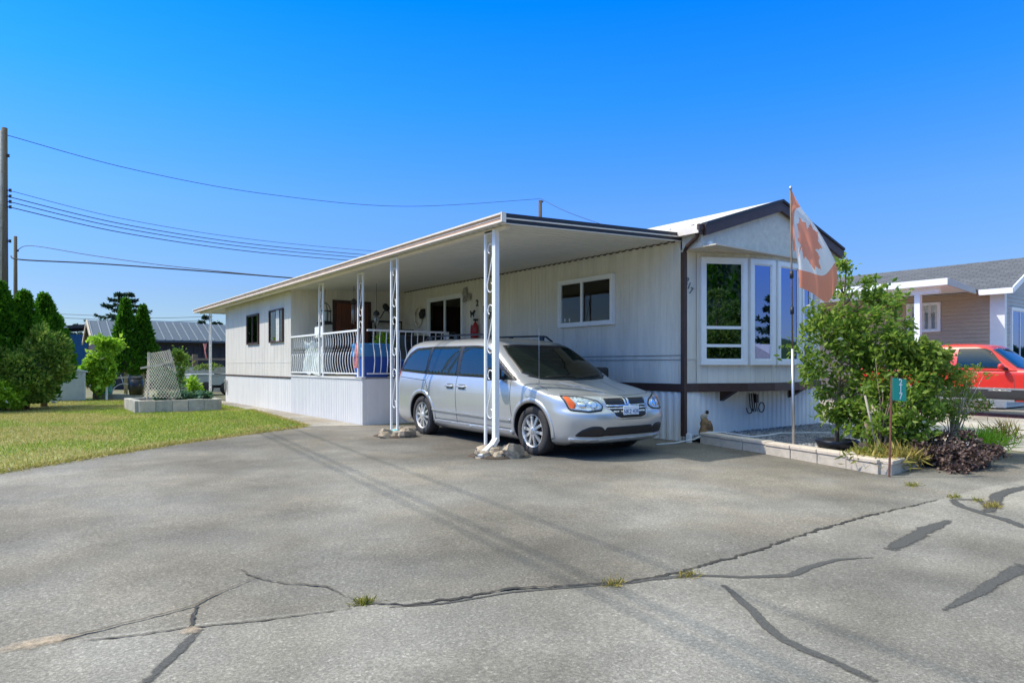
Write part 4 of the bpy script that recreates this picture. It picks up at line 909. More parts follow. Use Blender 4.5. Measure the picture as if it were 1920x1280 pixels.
for sd_ in (-1, 1):
    cab.patch('side_window', rpoly([(1.66, 1.085), (2.66, 1.085), (2.66, 1.53), (2.12, 1.53), (2.0, 1.47)], .035), 'side', M['carglass'], .004, sd_)
    cab.patch('side_window', rpoly([(2.80, 1.10), (3.20, 1.10), (3.14, 1.52), (2.80, 1.52)], .03), 'side', M['carglass'], .004, sd_)
    for ln in ([(1.50, .52), (1.52, 1.03)], [(2.73, .52), (2.73, 1.03)], [(3.33, .5), (3.33, 1.04)]): T.line('panel_gap', ln, 'side', .010, M['line'], .002, sd_)
    T.patch('body_moulding', [(1.30, .615), (3.62, .615), (3.62, .655), (1.30, .655)], 'side', M['truckgrey'], .012, sd_)
    T.patch('lower_panel', [(1.28, .40), (3.62, .40), (3.62, .612), (1.28, .612)], 'side', M['truckdark'], .004, sd_)
    T.patch('badge_strip', [(1.56, .585), (2.0, .585), (2.0, .61), (1.56, .61)], 'side', M['chrome'], .008, sd_)
    T.patch('door_handle', rpoly([(2.50, .90), (2.67, .90), (2.67, .945), (2.50, .945)], .01), 'side', M['blackplastic'], .012, sd_)
    mb = MB(); mb.blob((sd_*1.0, 1.72, 1.13), (.10, .06, .065), 2, 8, .05); mm = mb.build('wing_mirror', M['redpaint'], trk); MB().bar((sd_*.82, 1.66, 1.06), (sd_*.96, 1.70, 1.10), .06).build('mirror_arm', M['blackplastic'], mm)
    for ax in (.85, 3.98):
        ring = [(ax+math.cos(R(a))*.455, .34+math.sin(R(a))*.455) for a in range(0, 181, 9)]; ring2 = [(ax+math.cos(R(a))*.40, .34+math.sin(R(a))*.40) for a in range(180, -1, -9)]
        T.patch('wheel_arch_lip', ring+ring2, 'side', M['truckgrey'], .012, sd_)
    T.patch('headlight', rpoly([(sd_*.82, .84), (sd_*.50, .84), (sd_*.50, .70), (sd_*.82, .70)], .02), 'front', M['lens'], .008)
cab.patch('windscreen', [(-.70, 1.50), (-.4, 1.36), (0, 1.33), (.4, 1.36), (.70, 1.50), (.60, 2.0), (.3, 2.0), (0, 1.99), (-.3, 2.0), (-.60, 2.0)], 'top', M['carglass'], .004)
T.patch('grille', rpoly([(-.45, .86), (.45, .86), (.45, .70), (-.45, .70)], .02), 'front', M['grillemesh'], .006)
T.patch('bumper', [(-.80, .62), (.80, .62), (.80, .46), (-.80, .46)], 'front', M['chrome'], .03, skirt=.03)
MB().box((-.70, 3.45, 1.06), (.70, 4.88, 1.08)).build('bed_cover', M['blackplastic'], trk)
MB().box((-.86, 1.5, .36), (-.80, 3.4, .40)).box((.80, 1.5, .36), (.86, 3.4, .40)).build('running_board', M['truckgrey'], trk)
T.arches((.85, 3.98), .34, .40, .5)
for sd_ in (-1, 1):
    for ax in (.85, 3.98): make_wheel(trk, sd_*.76, ax, .345, .345, .21, .20, 8, sd_)
trk.scale = (1.09, 1.09, 1.11); trk.location = (20.3, 4.05, gz(5.0)+.0); trk.rotation_euler = (.012, 0, 0)
# ------------------------------------------------------------------ planter bed, flag, sign, tree at the front
pl = thing('planter_wall', (8.3, 3.75, gz(3.75)), 0, 'low buff concrete block wall edging the front garden bed', 'planter wall')
q = random.Random(11)
def blocks(path, L=.40, H=.16, D=.19, capm='cap'):
    for (x0, y0), (x1, y1) in zip(path[:-1], path[1:]):
        a = Vector((x0, y0, 0)); b = Vector((x1, y1, 0)); T_ = (b-a).length; n = max(1, round(T_/L)); d = (b-a)/n; u = d.normalized(); nn = Vector((u.y, -u.x, 0))
        for i in range(n):
            p0 = a+d*i+u*.004; p1 = a+d*(i+1)-u*.004; o = nn*q.uniform(-.012, .012)-nn*D/2; tw = nn*q.uniform(-.008, .008)
            h = H+q.uniform(-.006, .006); z0 = gz(p0.y)-.03; z1 = gz(p0.y)+h
            mb = MB(); mb.bar(p0+o+Z3*((z0+z1)/2), p1+o+tw+Z3*((z0+z1)/2), D, z1-z0)
            ob = mb.build('block', M['block'], pl); bevel(ob, .008, 2)
            mb = MB(); c0 = p0+o+nn*.008; c1 = p1+o+tw+nn*.008
            mb.bar(c0+Z3*(z1+.026), c1+Z3*(z1+.026), D+.015, .05); ob = mb.build('cap_block', M['cap'], pl); bevel(ob, .01, 2)
blocks([(9.02, 6.95), (8.78, 5.6), (8.32, 3.80)], .42, .13); blocks([(8.36, 3.66), (9.55, 3.80)], .42, .13); blocks([(10.2, 3.62), (11.75, 3.66)], .42, .13)
blocks([(11.75, 3.70), (12.9, 5.2)], .42, .13)
bed_poly = [(9.06, 6.9), (8.88, 5.6), (8.44, 3.85), (11.65, 3.85), (12.8, 5.2), (13.4, 7.29), (9.05, 7.29)]
sheet('garden_soil', bed_poly, .07, M['soil'])
def scatter(poly, n, g):
    P = np.array(poly); lo = P.min(0); hi = P.max(0); out = []
    while len(out) < n:
        p = lo+g.random(2)*(hi-lo); c = False; j = len(P)-1
        for i in range(len(P)):
            if (P[i, 1] > p[1]) != (P[j, 1] > p[1]) and p[0] < (P[j, 0]-P[i, 0])*(p[1]-P[i, 1])/(P[j, 1]-P[i, 1])+P[i, 0]: c = not c
            j = i
        if c: out.append(p)
    return np.array(out)
def pebbles(name, poly, n, r, z, m, seed):
    g = np.random.default_rng(seed); pts = scatter(poly, n, g); mb = MB(); base = [(1, 0, 0), (0, 1, 0), (-1, 0, 0), (0, -1, 0), (0, 0, 1)]
    V_ = []; F_ = []
    for i, (x, y) in enumerate(pts):
        s = r*g.uniform(.5, 1.4); a = g.random()*6.28; c, sn = math.cos(a), math.sin(a); e = g.uniform(.6, 1.2, 5)
        b = len(V_)
        for k, (u, v, w) in enumerate(base): V_.append((x+s*e[k]*(u*c-v*sn), y+s*e[k]*(u*sn+v*c), gz(y)+z+s*.75*w*e[k]))
        F_ += [(b, b+1, b+4), (b+1, b+2, b+4), (b+2, b+3, b+4), (b+3, b, b+4)]
    me = bpy.data.meshes.new(name); me.from_pydata(V_, [], F_); me.materials.append(m); o = link_mesh(name, me); return tag(o, kind='stuff')
M['pebble'] = leafmat('grey_pebbles', [(.10, .11, .12), (.2, .21, .22), (.32, .32, .33)], 0, .8)
M['pebblepale'] = leafmat('pale_pebbles', [(.25, .24, .22), (.45, .43, .4), (.6, .58, .54)], 0, .8)
pebbles('gravel', [(9.06, 6.9), (8.90, 5.3), (12.7, 5.2), (13.4, 7.29), (9.05, 7.29)], 9000, .026, .075, M['pebble'], 1)
pebbles('gravel', [(8.88, 5.5), (8.50, 4.2), (9.9, 4.2), (10.3, 5.2)], 2600, .022, .075, M['pebblepale'], 2)
# flag and flagpole
FP = Vector((8.88, 5.22, .12)); kz = FP.x*VZ+FP.y*VX
fpole = thing('flagpole', FP, 0, 'slim grey flagpole rising from the planter wall before the bow windows', 'flagpole')
tp = AT(1482.5, 352, kz); mid = FP.lerp(tp, .37)
MB().tube([FP-Z3*.15, mid], .021, 10).build('lower_tube', M['steel'], fpole); MB().tube([mid-Z3*.03, tp], .0125, 8).build('upper_tube', M['bark'], fpole)
MB().lathe([(0, -.03), (.022, -.02), (.022, .0), (.012, .02), (0, .03)], tp, n=10).build('finial', M['steel'], fpole)
for fz in (.52, .66): c = FP.lerp(tp, fz); MB().tube([c-Z3*.05, c+Z3*.05], .026, 8).build('clamp', M['iron'], fpole)
LEAF = [(0, .50), (.10, .32), (.22, .38), (.18, .10), (.30, .22), (.34, .14), (.48, .17), (.42, .02), (.50, -.03), (.26, -.22), (.29, -.31), (.03, -.27), (.035, -.5)]
LEAF = LEAF+[(-x, y) for x, y in LEAF[::-1] if x > 0]
def inleaf(x, y):
    c = False; j = len(LEAF)-1
    for i in range(len(LEAF)):
        (xi, yi), (xj, yj) = LEAF[i], LEAF[j]
        if (yi > y) != (yj > y) and x < (xj-xi)*(y-yi)/(yj-yi)+xi: c = not c
        j = i
    return c
# control net of the limp cloth: rows run hoist -> fly, columns bottom -> top of the hoist
net = [[(1487.5, 471, -.00), (1485.5, 440, .01), (1484, 405, .02), (1483, 354, .0)],
       [(1493, 472, .05), (1489, 432, -.04), (1490, 396, .05), (1501, 388, -.03)],
       [(1495, 488, .0), (1503, 455, .06), (1524, 438, -.04), (1533, 430, .05)],
       [(1497, 505, -.03), (1517, 510, .05), (1545, 516, -.05), (1566, 492, .05)],
       [(1498, 538, .0), (1522, 549, .06), (1552, 566, -.05), (1569, 533, .04)]]
NU, NV_ = 128, 64
def cat(P, t):
    n = len(P)-1; i = min(int(t*n), n-1); f = t*n-i; g = lambda k: P[min(max(k, 0), n)]
    a, b, c, d = g(i-1), g(i), g(i+1), g(i+2)
    return tuple(.5*((2*b[k])+(c[k]-a[k])*f+(2*a[k]-5*b[k]+4*c[k]-d[k])*f*f+(3*b[k]-a[k]-3*c[k]+d[k])*f**3) for k in range(len(a)))
rows = []
for i in range(NU+1):
    cols = [cat([net[r][c] for r in range(5)], i/NU) for c in range(4)]; row = []
    for j in range(NV_+1):
        v = j/NV_; p = cat(cols, v); k = kz+p[2]*.8*math.sin(math.pi*min(i/NU*1.6, 1))*.9-.03*i/NU+.02*math.sin(v*17+i/NU*3)*min(1, i/NU*2)
        row.append(AT(p[0], p[1], k))
    rows.append(row)
mb = MB(); mb.grid(rows, True); nf = len(mb.f)
for i in range(NU):
    for j in range(NV_):
        u = (i+.5)/NU; v = (j+.5)/NV_; red = u < .25 or u > .75 or inleaf((u-.52)*2.5, (v-.5)*1.3)
        mb.mi[i*NV_+j] = 0 if red else 1
def clothmat(name, c):
    m, N, L, P = newmat(name); P.inputs['Base Color'].default_value = (*c, 1); P.inputs['Roughness'].default_value = .8
    t = N.new('ShaderNodeBsdfTranslucent'); t.inputs[0].default_value = (*c, 1); mx = N.new('ShaderNodeMixShader'); mx.inputs[0].default_value = .55
    L.new(P.outputs[0], mx.inputs[1]); L.new(t.outputs[0], mx.inputs[2]); L.new(mx.outputs[0], N['Material Output'].inputs[0]); return m
fl = mb.build('flag', [clothmat('flag_red', (.92, .36, .23)), clothmat('flag_white', (.90, .88, .86))], None, False)
tag(fl, 'faded red and white maple leaf flag hanging limp from its pole', 'flag')
# number sign
sg = thing('number_sign', (8.24, 3.62, gz(3.6)), 0, 'green 217 house number plate on a leaning rusty post', 'sign')
sb = Vector((8.235, 3.64, gz(3.6)-.02)); st = AT(1672, 705, 7.89)
MB().bar(sb, st, .022, .012).build('post', M['rust'], sg)
s0 = AT(1674, 708, 7.86); s1 = AT(1699, 711, 7.95); s2 = AT(1698, 749.5, 7.95)
ur = (s1-s0).normalized(); W_ = (s1-s0).length; H_ = .262; dn = Vector((0, 0, -1)); nrm = ur.cross(-dn).normalized()
mb = MB(); vs = [s0+ur*a+dn*b+nrm*d for d in (-.002, .002) for a, b in ((0, 0), (W_, 0), (W_, H_), (0, H_))]
mb.add(vs, [(0, 1, 2, 3), (7, 6, 5, 4), (0, 4, 5, 1), (1, 5, 6, 2), (2, 6, 7, 3), (3, 7, 4, 0)]); pt = mb.build('plate', M['signgreen'], sg)
nf_ = nrm if nrm.dot(Vector((0, 0, CH))-s0+Vector((0, 0, 0))) > 0 else -nrm
for k, ch in enumerate('217'): put_text('numeral', ch, .108, s0+ur*W_*.55+dn*(.045+.082*k)+nf_*.006, ur, -dn, M['vinyl'], pt, .003, bold=.0035)
# potted pear tree
TB = Vector((9.62, 4.98, .08))
tree = thing('pear_tree', TB, 0, 'tall bushy pear tree growing in a black pot beside the flagpole', 'tree')
MB().lathe([(0, -.05), (.25, -.05), (.30, .06), (.28, .07), (.26, .03), (0, .02)], TB, n=20).build('pot', M['bagblack'], tree)
def C(px, py, k): return tuple(AT(px, py, k))
kt = 9.75
pb = [(C(1590, 560, kt), (.30, .30, .52), 1.6), (C(1585, 500, kt), (.13, .13, .20), .28), (C(1560, 655, kt), (.52, .50, .42), 2.4), (C(1620, 610, kt), (.50, .5, .46), 2.2), (C(1590, 715, kt), (.52, .5, .32), 1.9),
      (C(1650, 560, kt), (.22, .25, .2), .5), (C(1525, 690, kt), (.26, .26, .22), .7), (C(1660, 680, kt-.2), (.45, .45, .5), 1.8), (C(1535, 620, kt), (.26, .3, .34), .7), (C(1615, 770, kt-.2), (.40, .36, .2), 1.0), (C(1572, 772, kt-.1), (.28, .3, .17), .9), (C(1610, 795, kt-.3), (.25, .25, .15), .6), (C(1645, 805, kt-.5), (.2, .2, .2), .5), (C(1540, 560, kt), (.14, .15, .2), .25), (C(1655, 520, kt), (.2, .2, .13), .25)]
_, cl = crown('crown', pb, 6000, .095, M['pear'], tree, 3, .15, .17, 280, .5)
mb = MB(); top = Vector(C(1588, 480, kt)); fork = TB+Z3*.62
mb.tube([TB, TB+Vector((.01, 0, .3)), fork, TB.lerp(top, .5), TB.lerp(top, .78), top], [.035, .03, .027, .02, .012, .004], 8)
for k in range(46):
    p = Vector(cl[(k*7) % len(cl)]); s_ = fork.lerp(top, min(.8, max(0, (p.z-.9)/2.4))); mb.tube([s_, s_.lerp(p, .5)+Z3*.06, p], [.011, .008, .003], 5)
mb.build('trunk', M['bark'], tree)
ks = 9.3
sh = thing('leafy_shrub', C(1655, 838, 8.9), 0, 'broad leafy shrub with yellowing top right of the pear tree', 'shrub')
pb = [(C(1715, 680, ks), (.36, .36, .30), 1.3), (C(1690, 740, ks-.2), (.46, .42, .36), 1.8), (C(1655, 790, ks-.3), (.30, .30, .25), 1.0), (C(1735, 760, ks-.1), (.28, .3, .3), .8), (C(1700, 810, ks-.3), (.32, .3, .2), .9), (C(1655, 650, ks+.1), (.3, .3, .3), .9), (C(1690, 610, ks+.3), (.2, .2, .2), .3), (C(1750, 720, ks), (.26, .3, .28), .7)]
_, cl = crown('crown', pb, 4800, .085, M['pear'], sh, 5, .1, .15, 210, .5)
mb = MB(); b0 = Vector(C(1655, 840, 8.9))
for k in range(26): p = Vector(cl[(k*7) % len(cl)]); mb.tube([b0+Vector((rnd.uniform(-.2, .3), rnd.uniform(-.1, .1), 0)), b0.lerp(p, .5)+Z3*.1, p], [.012, .009, .003], 5)
mb.build('stems', M['bark'], sh)
crown('yellowing_crown', [(C(1730, 660, ks-.05), (.34, .32, .22), 1), (C(1770, 690, ks-.1), (.2, .2, .2), .5), (C(1700, 640, ks-.1), (.2, .2, .14), .4)], 2000, .08, M['yellow'], sh, 15, .1, .15, 60, .5)
t = thing('yellow_shrub', C(1790, 815, 9.6), 0, 'sparse yellow green shrub with bare stems right of the sign', 'shrub')
_, cl = crown('crown', [(C(1795, 740, 9.7), (.30, .3, .30), 1.5), (C(1825, 705, 9.7), (.22, .2, .16), .5), (C(1780, 775, 9.6), (.24, .25, .18), .8), (C(1835, 755, 9.7), (.16, .2, .12), .5)], 2200, .05, M['yellow'], t, 8, 0, .13, 120, .45)
mb = MB(); b0 = Vector(C(1788, 825, 9.6))
for k in range(30): p = Vector(cl[(k*3) % len(cl)]); mb.tube([b0+Vector((rnd.uniform(-.06, .06), rnd.uniform(-.06, .06), 0)), b0.lerp(p, .5)+Z3*.06, p], [.008, .006, .002], 5)
mb.build('stems', M['stake'], t)
t = thing('purple_shrub', tuple(G(1770, 878)), 0, 'low dark purple leaved shrub spilling over the bed edge', 'shrub')
crown('crown', [(C(1750, 842, 8.7), (.34, .28, .13), 1.2), (C(1800, 854, 8.6), (.42, .32, .12), 1.3), (C(1775, 822, 8.9), (.30, .3, .12), .8), (C(1840, 845, 8.7), (.26, .25, .12), .5), (C(1795, 878, 8.3), (.3, .16, .05), .5)], 4800, .05, M['purple'], t, 9, .1, .12, 200, .7)
MB().blob(C(1785, 866, 8.75), (.55, .34, .10), 3, 8, .2).build('stems', M['soil'], t)
t = thing('lily_clump', C(1840, 832, 9.6), 0, 'clump of green strap leaves with straw tips behind the purple shrub', 'plant')
g = np.random.default_rng(4); n = 420; P = np.array(C(1845, 835, 9.6))+g.normal(size=(n, 3))*np.array([.22, .14, .03]); D = g.normal(size=(n, 3))*.6+np.array([0, 0, .8]); leaf_mesh('leaves', P, D, g.normal(size=(n, 3)), g.uniform(.18, .34, n), .018, M['lime'], t)
P = np.array(C(1880, 815, 9.8))+g.normal(size=(200, 3))*np.array([.14, .1, .05]); leaf_mesh('dry_leaves', P, g.normal(size=(200, 3))*.7+np.array([0, 0, .6]), g.normal(size=(200, 3)), .2, .015, M['straw'], t)
t = thing('strawy_plants', C(1700, 862, 8.45), 0, 'dry straw coloured plants along the top of the corner blocks', 'plant')
P = np.array(C(1690, 858, 8.45))+g.normal(size=(700, 3))*np.array([.26, .10, .03]); leaf_mesh('dry_leaves', P, g.normal(size=(700, 3))*.8+np.array([0, 0, .5]), g.normal(size=(700, 3)), g.uniform(.08, .2, 700), .02, M['straw'], t)
P = np.array(C(1650, 850, 8.7))+g.normal(size=(500, 3))*np.array([.3, .12, .04]); leaf_mesh('leaves', P, g.normal(size=(500, 3))*.8+np.array([0, 0, .5]), g.normal(size=(500, 3)), g.uniform(.06, .15, 500), .03, M['weed'], t)
put('garden_stake', 'pale bamboo stake leaning in the bed between tree and sign', 'stake', MB().tube([C(1646, 848, 8.9), C(1622, 742, 8.75)], .014, 6), M['stake'])
put('garden_stake', 'short weathered stump stake at the right of the pear tree', 'stake', MB().tube([C(1630, 848, 9.2), C(1624, 790, 9.2)], .035, 7), M['bark'])
# bits along the front wall
mb = MB(); c = Vector((11.0, 7.24, .60))
for k in range(4): mb.tube([c+Vector((-.17+k*.07, 0, .12)), c+Vector((-.17+k*.07, -.02, -.12)), c+Vector((-.10+k*.05, -.02, -.22))], .010, 5)
mb.tube([c+Vector((.19+.09*math.cos(a*.4), -.02, -.15+.09*math.sin(a*.4))) for a in range(16)], .010, 5, True)
mb.tube([c+Vector((-.2+.10*math.cos(a*.25), -.03, -.12-.13*math.sin(a*.25))) for a in range(13)], .010, 5); mb.box(tuple(c+Vector((-.02, -.05, -.06))), tuple(c+Vector((.05, 0, .10))))
put('wall_hanging', 'black wrought wire hanging below the bow window band', 'wall hanging', mb, M['iron'])
put('vent_plug', 'small round black vent on the white front skirting', 'vent', MB().lathe([(0, -.02), (.03, -.02), (.035, .0), (0, .0)], (9.62, 7.265, .42), 'y', 12), M['iron'])
t = thing('garden_figure', (9.30, 7.05, 0), 0, 'small brown clay garden figure by the foot of the downspout', 'figurine')
MB().lathe([(0, 0), (.09, .0), (.10, .06), (.07, .14), (.08, .2), (.05, .28), (.0, .3)], (9.28, 7.05, .06), n=12).blob((9.33, 7.0, .2), (.08, .05, .09), 4, 6, .4).build('figure', M['clay'], t); MB().blob((9.27, 7.06, .37), (.055, .05, .06), 6, 6, .3).build('head', M['rock'], t)
hz = .05
put('garden_hose', 'pale garden hose lying from the downspout across the gravel', 'hose', MB().tube([(8.2, 7.16, gz(7)+.02), (8.6, 7.12, gz(7)+.02), (8.95, 7.0, .02), (9.1, 6.85, .14), (9.35, 6.75, .13), (9.3, 6.5, .125), (9.2, 6.1, .12), (9.5, 6.0, .135), (10.0, 6.1, .13), (10.5, 5.9, .12), (10.9, 5.6, .12)], .013, 6), M['hose'])
# weeds in the cracks
def weed(px, py, r, n, L, m, label, seed):
    p = G(px, py); g = np.random.default_rng(seed); P = np.array(p)[None]+g.normal(size=(n, 3))*np.array([r, r*.5, 0.]); P[:, 2] = p.z+.008
    o = leaf_mesh('weed_tuft', P, g.normal(size=(n, 3))*.8+np.array([0, 0, .55]), g.normal(size=(n, 3)), g.uniform(L*.5, L*1.2, n), .007, m); tag(o, label, 'weed')
weed(681, 1133, .035, 150, .05, M['weed'], 'green weed tuft at the end of the curved crack', 1); weed(1152, 1098, .035, 110, .055, M['straw'], 'straw coloured weed tuft in the middle of the long crack', 2)
weed(1290, 1082, .04, 110, .045, M['straw'], 'golden weed tuft where the tar seam begins', 3); weed(1710, 911, .055, 160, .05, M['weed'], 'flat green weeds on the drive below the number sign', 4)
weed(1862, 952, .06, 150, .07, M['straw'], 'dry weed clump between the tar loops', 5); weed(1790, 934, .05, 110, .05, M['weed'], 'green weed tuft at the left tip of the tar loop', 6); weed(1835, 940, .045, 90, .05, M['weed'], 'thin weed tuft on the upper edge of the tar loop', 7)
# ------------------------------------------------------------------ left yard
g = np.random.default_rng(21); pts = scatter([p for p in [(-3.5, 7.95), (-.15, 9.86), (2.0, 11.6), (4.62, 13.25), (5.1, 19), (5.15, 24.6), (5.0, 27.5), (-3.5, 27.5)]], 185000, g)
dens = np.clip(1.25-.035*(pts[:, 1]-9), .35, 1); pts = pts[g.random(len(pts)) < dens]
def vn(x, y): return .5+.25*np.sin(x*1.7+1.3*np.sin(y*.9))+.25*np.sin(y*1.3-.8*np.sin(x*1.1+2))
dry = vn(pts[:, 0]*1.1, pts[:, 1]*1.1)*.6+vn(pts[:, 0]*3.1+4, pts[:, 1]*2.3)*.4+np.clip((1.9-pts[:, 0])*.13, -.26, .36)+np.clip((pts[:, 1]-17)*.03, -.1, .15)
dry += np.where(np.abs(pts[:, 1]-(.85*pts[:, 0]+10.0)) < .28, .3, 0)
isdry = dry+g.normal(size=len(pts))*.10 > .51
M['grass'] = leafmat('green_grass', [(0.102, 0.238, 0.014), (0.221, 0.425, 0.020), (0.374, 0.544, 0.051), (0.510, 0.544, 0.102)], .35); M['drygrass'] = leafmat('dry_grass', [(0.280, 0.308, 0.042), (0.504, 0.420, 0.126), (0.644, 0.504, 0.196)], .3)
for msk, mm in ((~isdry, M['grass']), (isdry, M['drygrass'])):
    p = pts[msk]; n = len(p); P = np.stack([p[:, 0], p[:, 1], np.array([gz(v) for v in p[:, 1]])+.01], 1)
    tag(leaf_mesh('grass', P, g.normal(size=(n, 3))*.5+np.array([0, 0, .75]), g.normal(size=(n, 3)), g.uniform(.03, .075, n)*(1-.25*(mm is M['drygrass'])), .010, mm), kind='stuff')
g2_ = np.random.default_rng(5); E_ = []
for (x0, y0), (x1, y1) in zip([(-3.5, 7.75), (-.15, 9.86), (2.0, 11.6), (4.62, 13.25), (5.1, 19)][:-1], [(-.15, 9.86), (2.0, 11.6), (4.62, 13.25), (5.1, 19), (5.15, 24)]):
    n = int(math.hypot(x1-x0, y1-y0)*900); t_ = g2_.random(n); w = np.abs(g2_.normal(size=n))*.05*(.4+np.abs(np.sin(t_*37))+.6*np.abs(np.sin(t_*91+1)))
    L_ = math.hypot(x1-x0, y1-y0); E_.append(np.stack([x0+(x1-x0)*t_+w*(y1-y0)/L_, y0+(y1-y0)*t_-w*(x1-x0)/L_], 1))
E_ = np.concatenate(E_); n = len(E_); P = np.stack([E_[:, 0], E_[:, 1], np.array([gz(v) for v in E_[:, 1]])+.008], 1)
tag(leaf_mesh('grass', P, g2_.normal(size=(n, 3))*.9+np.array([0, 0, .5]), g2_.normal(size=(n, 3)), g2_.uniform(.03, .07, n), .012, M['drygrass']), kind='stuff')
# cedar hedge: each cedar is its own tree
for k, (x, y, h_, r, lab) in enumerate(((-1.0, 22.6, 3.3, .85, 'leftmost tall cedar of the hedge at the frame edge'), (-.35, 22.9, 3.42, .78, 'sunlit pointed cedar in front of the utility pole'), (.18, 23.1, 3.2, .76, 'broad cedar with a dense shaded front at the hedge centre'), (.66, 23.9, 3.22, .66, 'cedar with twin tips at the right of the hedge'), (1.22, 29.4, 2.95, .46, 'narrow dark cedar behind the grey storage shed'))):
    t = thing('cedar_tree', (x, y, 0), 0, lab, 'tree', 'cedars of the hedge')
    MB().tube([(x, y, 0), (x, y, h_*.8)], [.09, .03], 8).build('trunk', M['bark'], t)
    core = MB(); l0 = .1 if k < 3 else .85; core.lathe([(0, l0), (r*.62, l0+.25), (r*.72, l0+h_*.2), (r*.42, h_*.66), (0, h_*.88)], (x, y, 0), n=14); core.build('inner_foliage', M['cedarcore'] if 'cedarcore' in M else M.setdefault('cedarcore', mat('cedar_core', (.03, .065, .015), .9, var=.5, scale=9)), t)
    cedar('crown', t, (x, y, 0), h_, r, 7500, M['cedar'], 30+k, .15, .15 if k < 3 else .7, .3)
for k, (px, py, kk, r, lab) in enumerate(((88, 668, 18.4, (.54, .5, .70), 'rounded cedar bough bulging over the shed'), (44, 705, 17.9, (.76, .5, .66), 'shaded lower cedar shrub at the lawn edge'), (15, 735, 17.6, (.45, .4, .36), 'small bright shrub at the left foot of the hedge'))):
    c = AT(px, py, kk); t = thing('hedge_shrub', (c.x, c.y, 0), 0, lab, 'shrub')
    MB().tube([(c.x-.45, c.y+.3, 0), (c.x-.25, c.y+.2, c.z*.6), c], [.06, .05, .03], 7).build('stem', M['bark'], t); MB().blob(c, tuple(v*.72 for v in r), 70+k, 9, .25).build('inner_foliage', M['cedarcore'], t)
    n = 5200; d = g.normal(size=(n, 3)); d /= np.linalg.norm(d, axis=1, keepdims=True); bmp = 1+.14*np.sin(5*d[:, 0]+3*d[:, 2]+k)+.12*np.sin(7*d[:, 1]-6*d[:, 2])+.08*np.sin(13*d[:, 0]+9*d[:, 2])
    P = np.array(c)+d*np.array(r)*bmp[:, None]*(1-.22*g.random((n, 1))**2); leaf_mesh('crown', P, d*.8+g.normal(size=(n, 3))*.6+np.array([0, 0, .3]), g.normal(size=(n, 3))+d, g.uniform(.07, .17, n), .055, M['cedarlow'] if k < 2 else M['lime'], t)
# grey plastic shed
SX0, SX1, SY, SH = 1.02, 1.93, 27.3, 1.0
t = thing('storage_shed', (1.47, SY, 0), 0, 'low grey plastic storage shed beside the cedar hedge', 'shed')
mb = MB(); mb.prism([(SX0, 0), (SX1, 0), (SX1, SH), ((SX0+SX1)/2, SH+.12), (SX0, SH)], lambda a, b, d: (a, d, b), SY, SY+1.5)
for k in range(9): mb.box((SX0+.08, SY-.018, .06+k*.082), (SX1-.08, SY, .12+k*.082))
for k in range(9): mb.box((SX0+.08+k*.09, SY-.014, .84), (SX0+.13+k*.09, SY, .97))
mb.box((SX0, SY-.03, 0), (SX0+.07, SY, SH)); mb.box((SX1-.07, SY-.03, 0), (SX1, SY, SH)); mb.build('body', M['shed'], t)
mb = MB(); xm = (SX0+SX1)/2
mb.prism([(SX0-.07, SH-.01), (xm, SH+.13), (SX1+.07, SH-.01), (SX1+.07, SH+.03), (xm, SH+.17), (SX0-.07, SH+.03)], lambda a, b, d: (a, d, b), SY-.06, SY+1.56); mb.build('roof', M['shedroof'], t)
put('fallen_board', 'white board leaning at the left foot of the shed', 'board', MB().bar((.62, 26.0, .45), (1.0, 26.2, .03), .28, .03), M['shedroof'])
# raised bed with trellis
BX0, BX1, BY0, BY1 = 2.5, 4.42, 19.3, 21.4
t = thing('raised_bed', (3.45, 20.3, 0), 0, 'raised vegetable bed of grey concrete blocks on the lawn', 'garden bed')
for (a, b) in (((BX0, BY0), (BX1, BY0)), ((BX0, BY1), (BX0, BY0)), ((BX1, BY0), (BX1, BY1)), ((BX1, BY1), (BX0, BY1))):
    a = Vector((*a, 0)); b = Vector((*b, 0)); n = round((b-a).length/.42); d = (b-a)/n; u = d.normalized()
    for i in range(n):
        zz = .165+q.uniform(-.012, .012); ob = MB().bar(a+d*i+u*.004+Z3*zz, a+d*(i+1)-u*.004+Z3*zz, .16, .33).build('block', M['greyblock'] if q.random() < .7 else M['block'], t); bevel(ob, .008, 1)
MB().box((BX0+.08, BY0+.08, .0), (BX1-.08, BY1-.08, .27)).build('soil', M['soil'], t)
tr = thing('trellis', (3.1, 19.9, .27), 0, 'leaning netting trellis on grey stakes in the raised bed', 'trellis')
kk = 17.6; A = [AT(279, 662, kk), AT(317, 656, kk), AT(338, 745, kk), AT(266, 745, kk)]
MB().bar(AT(279, 660, kk), AT(277, 750, kk), .05).build('stake', M['stake'], tr); MB().bar(AT(317, 655, kk), AT(330, 700, kk), .035).build('stake', M['stake'], tr); MB().bar(AT(264, 690, kk-.05), AT(326, 678, kk-.05), .05, .05).build('crossbar', M['stake'], tr)
mb = MB(); N1 = 12
def netp(a, b): p = A[0].lerp(A[1], a).lerp(A[3].lerp(A[2], a), b); return p+Vector((0, -.22*b-.10*math.sin(a*3.14)*b, 0))
for i in range(-N1, N1+1):
    for sgn in (0, 1):
        pts_ = []
        for j in range(25):
            b = j/24; a = i/N1+b*1.0*(1 if sgn == 0 else 1); a = a if sgn == 0 else 1-a
            if 0 <= a <= 1: pts_.append(netp(a, b))
        if len(pts_) > 1: mb.tube(pts_, .0055, 3, cap=False)
mb.build('netting', M['net'], tr)
t = thing('bean_vine', (3.2, 20.0, .27), 0, 'pale green vine climbing inside the netting trellis', 'vine'); crown('leaves', [((3.28, 20.15, .78), (.42, .16, .48), 1)], 900, .075, M['cabbage'], t, 51, .2, .2)
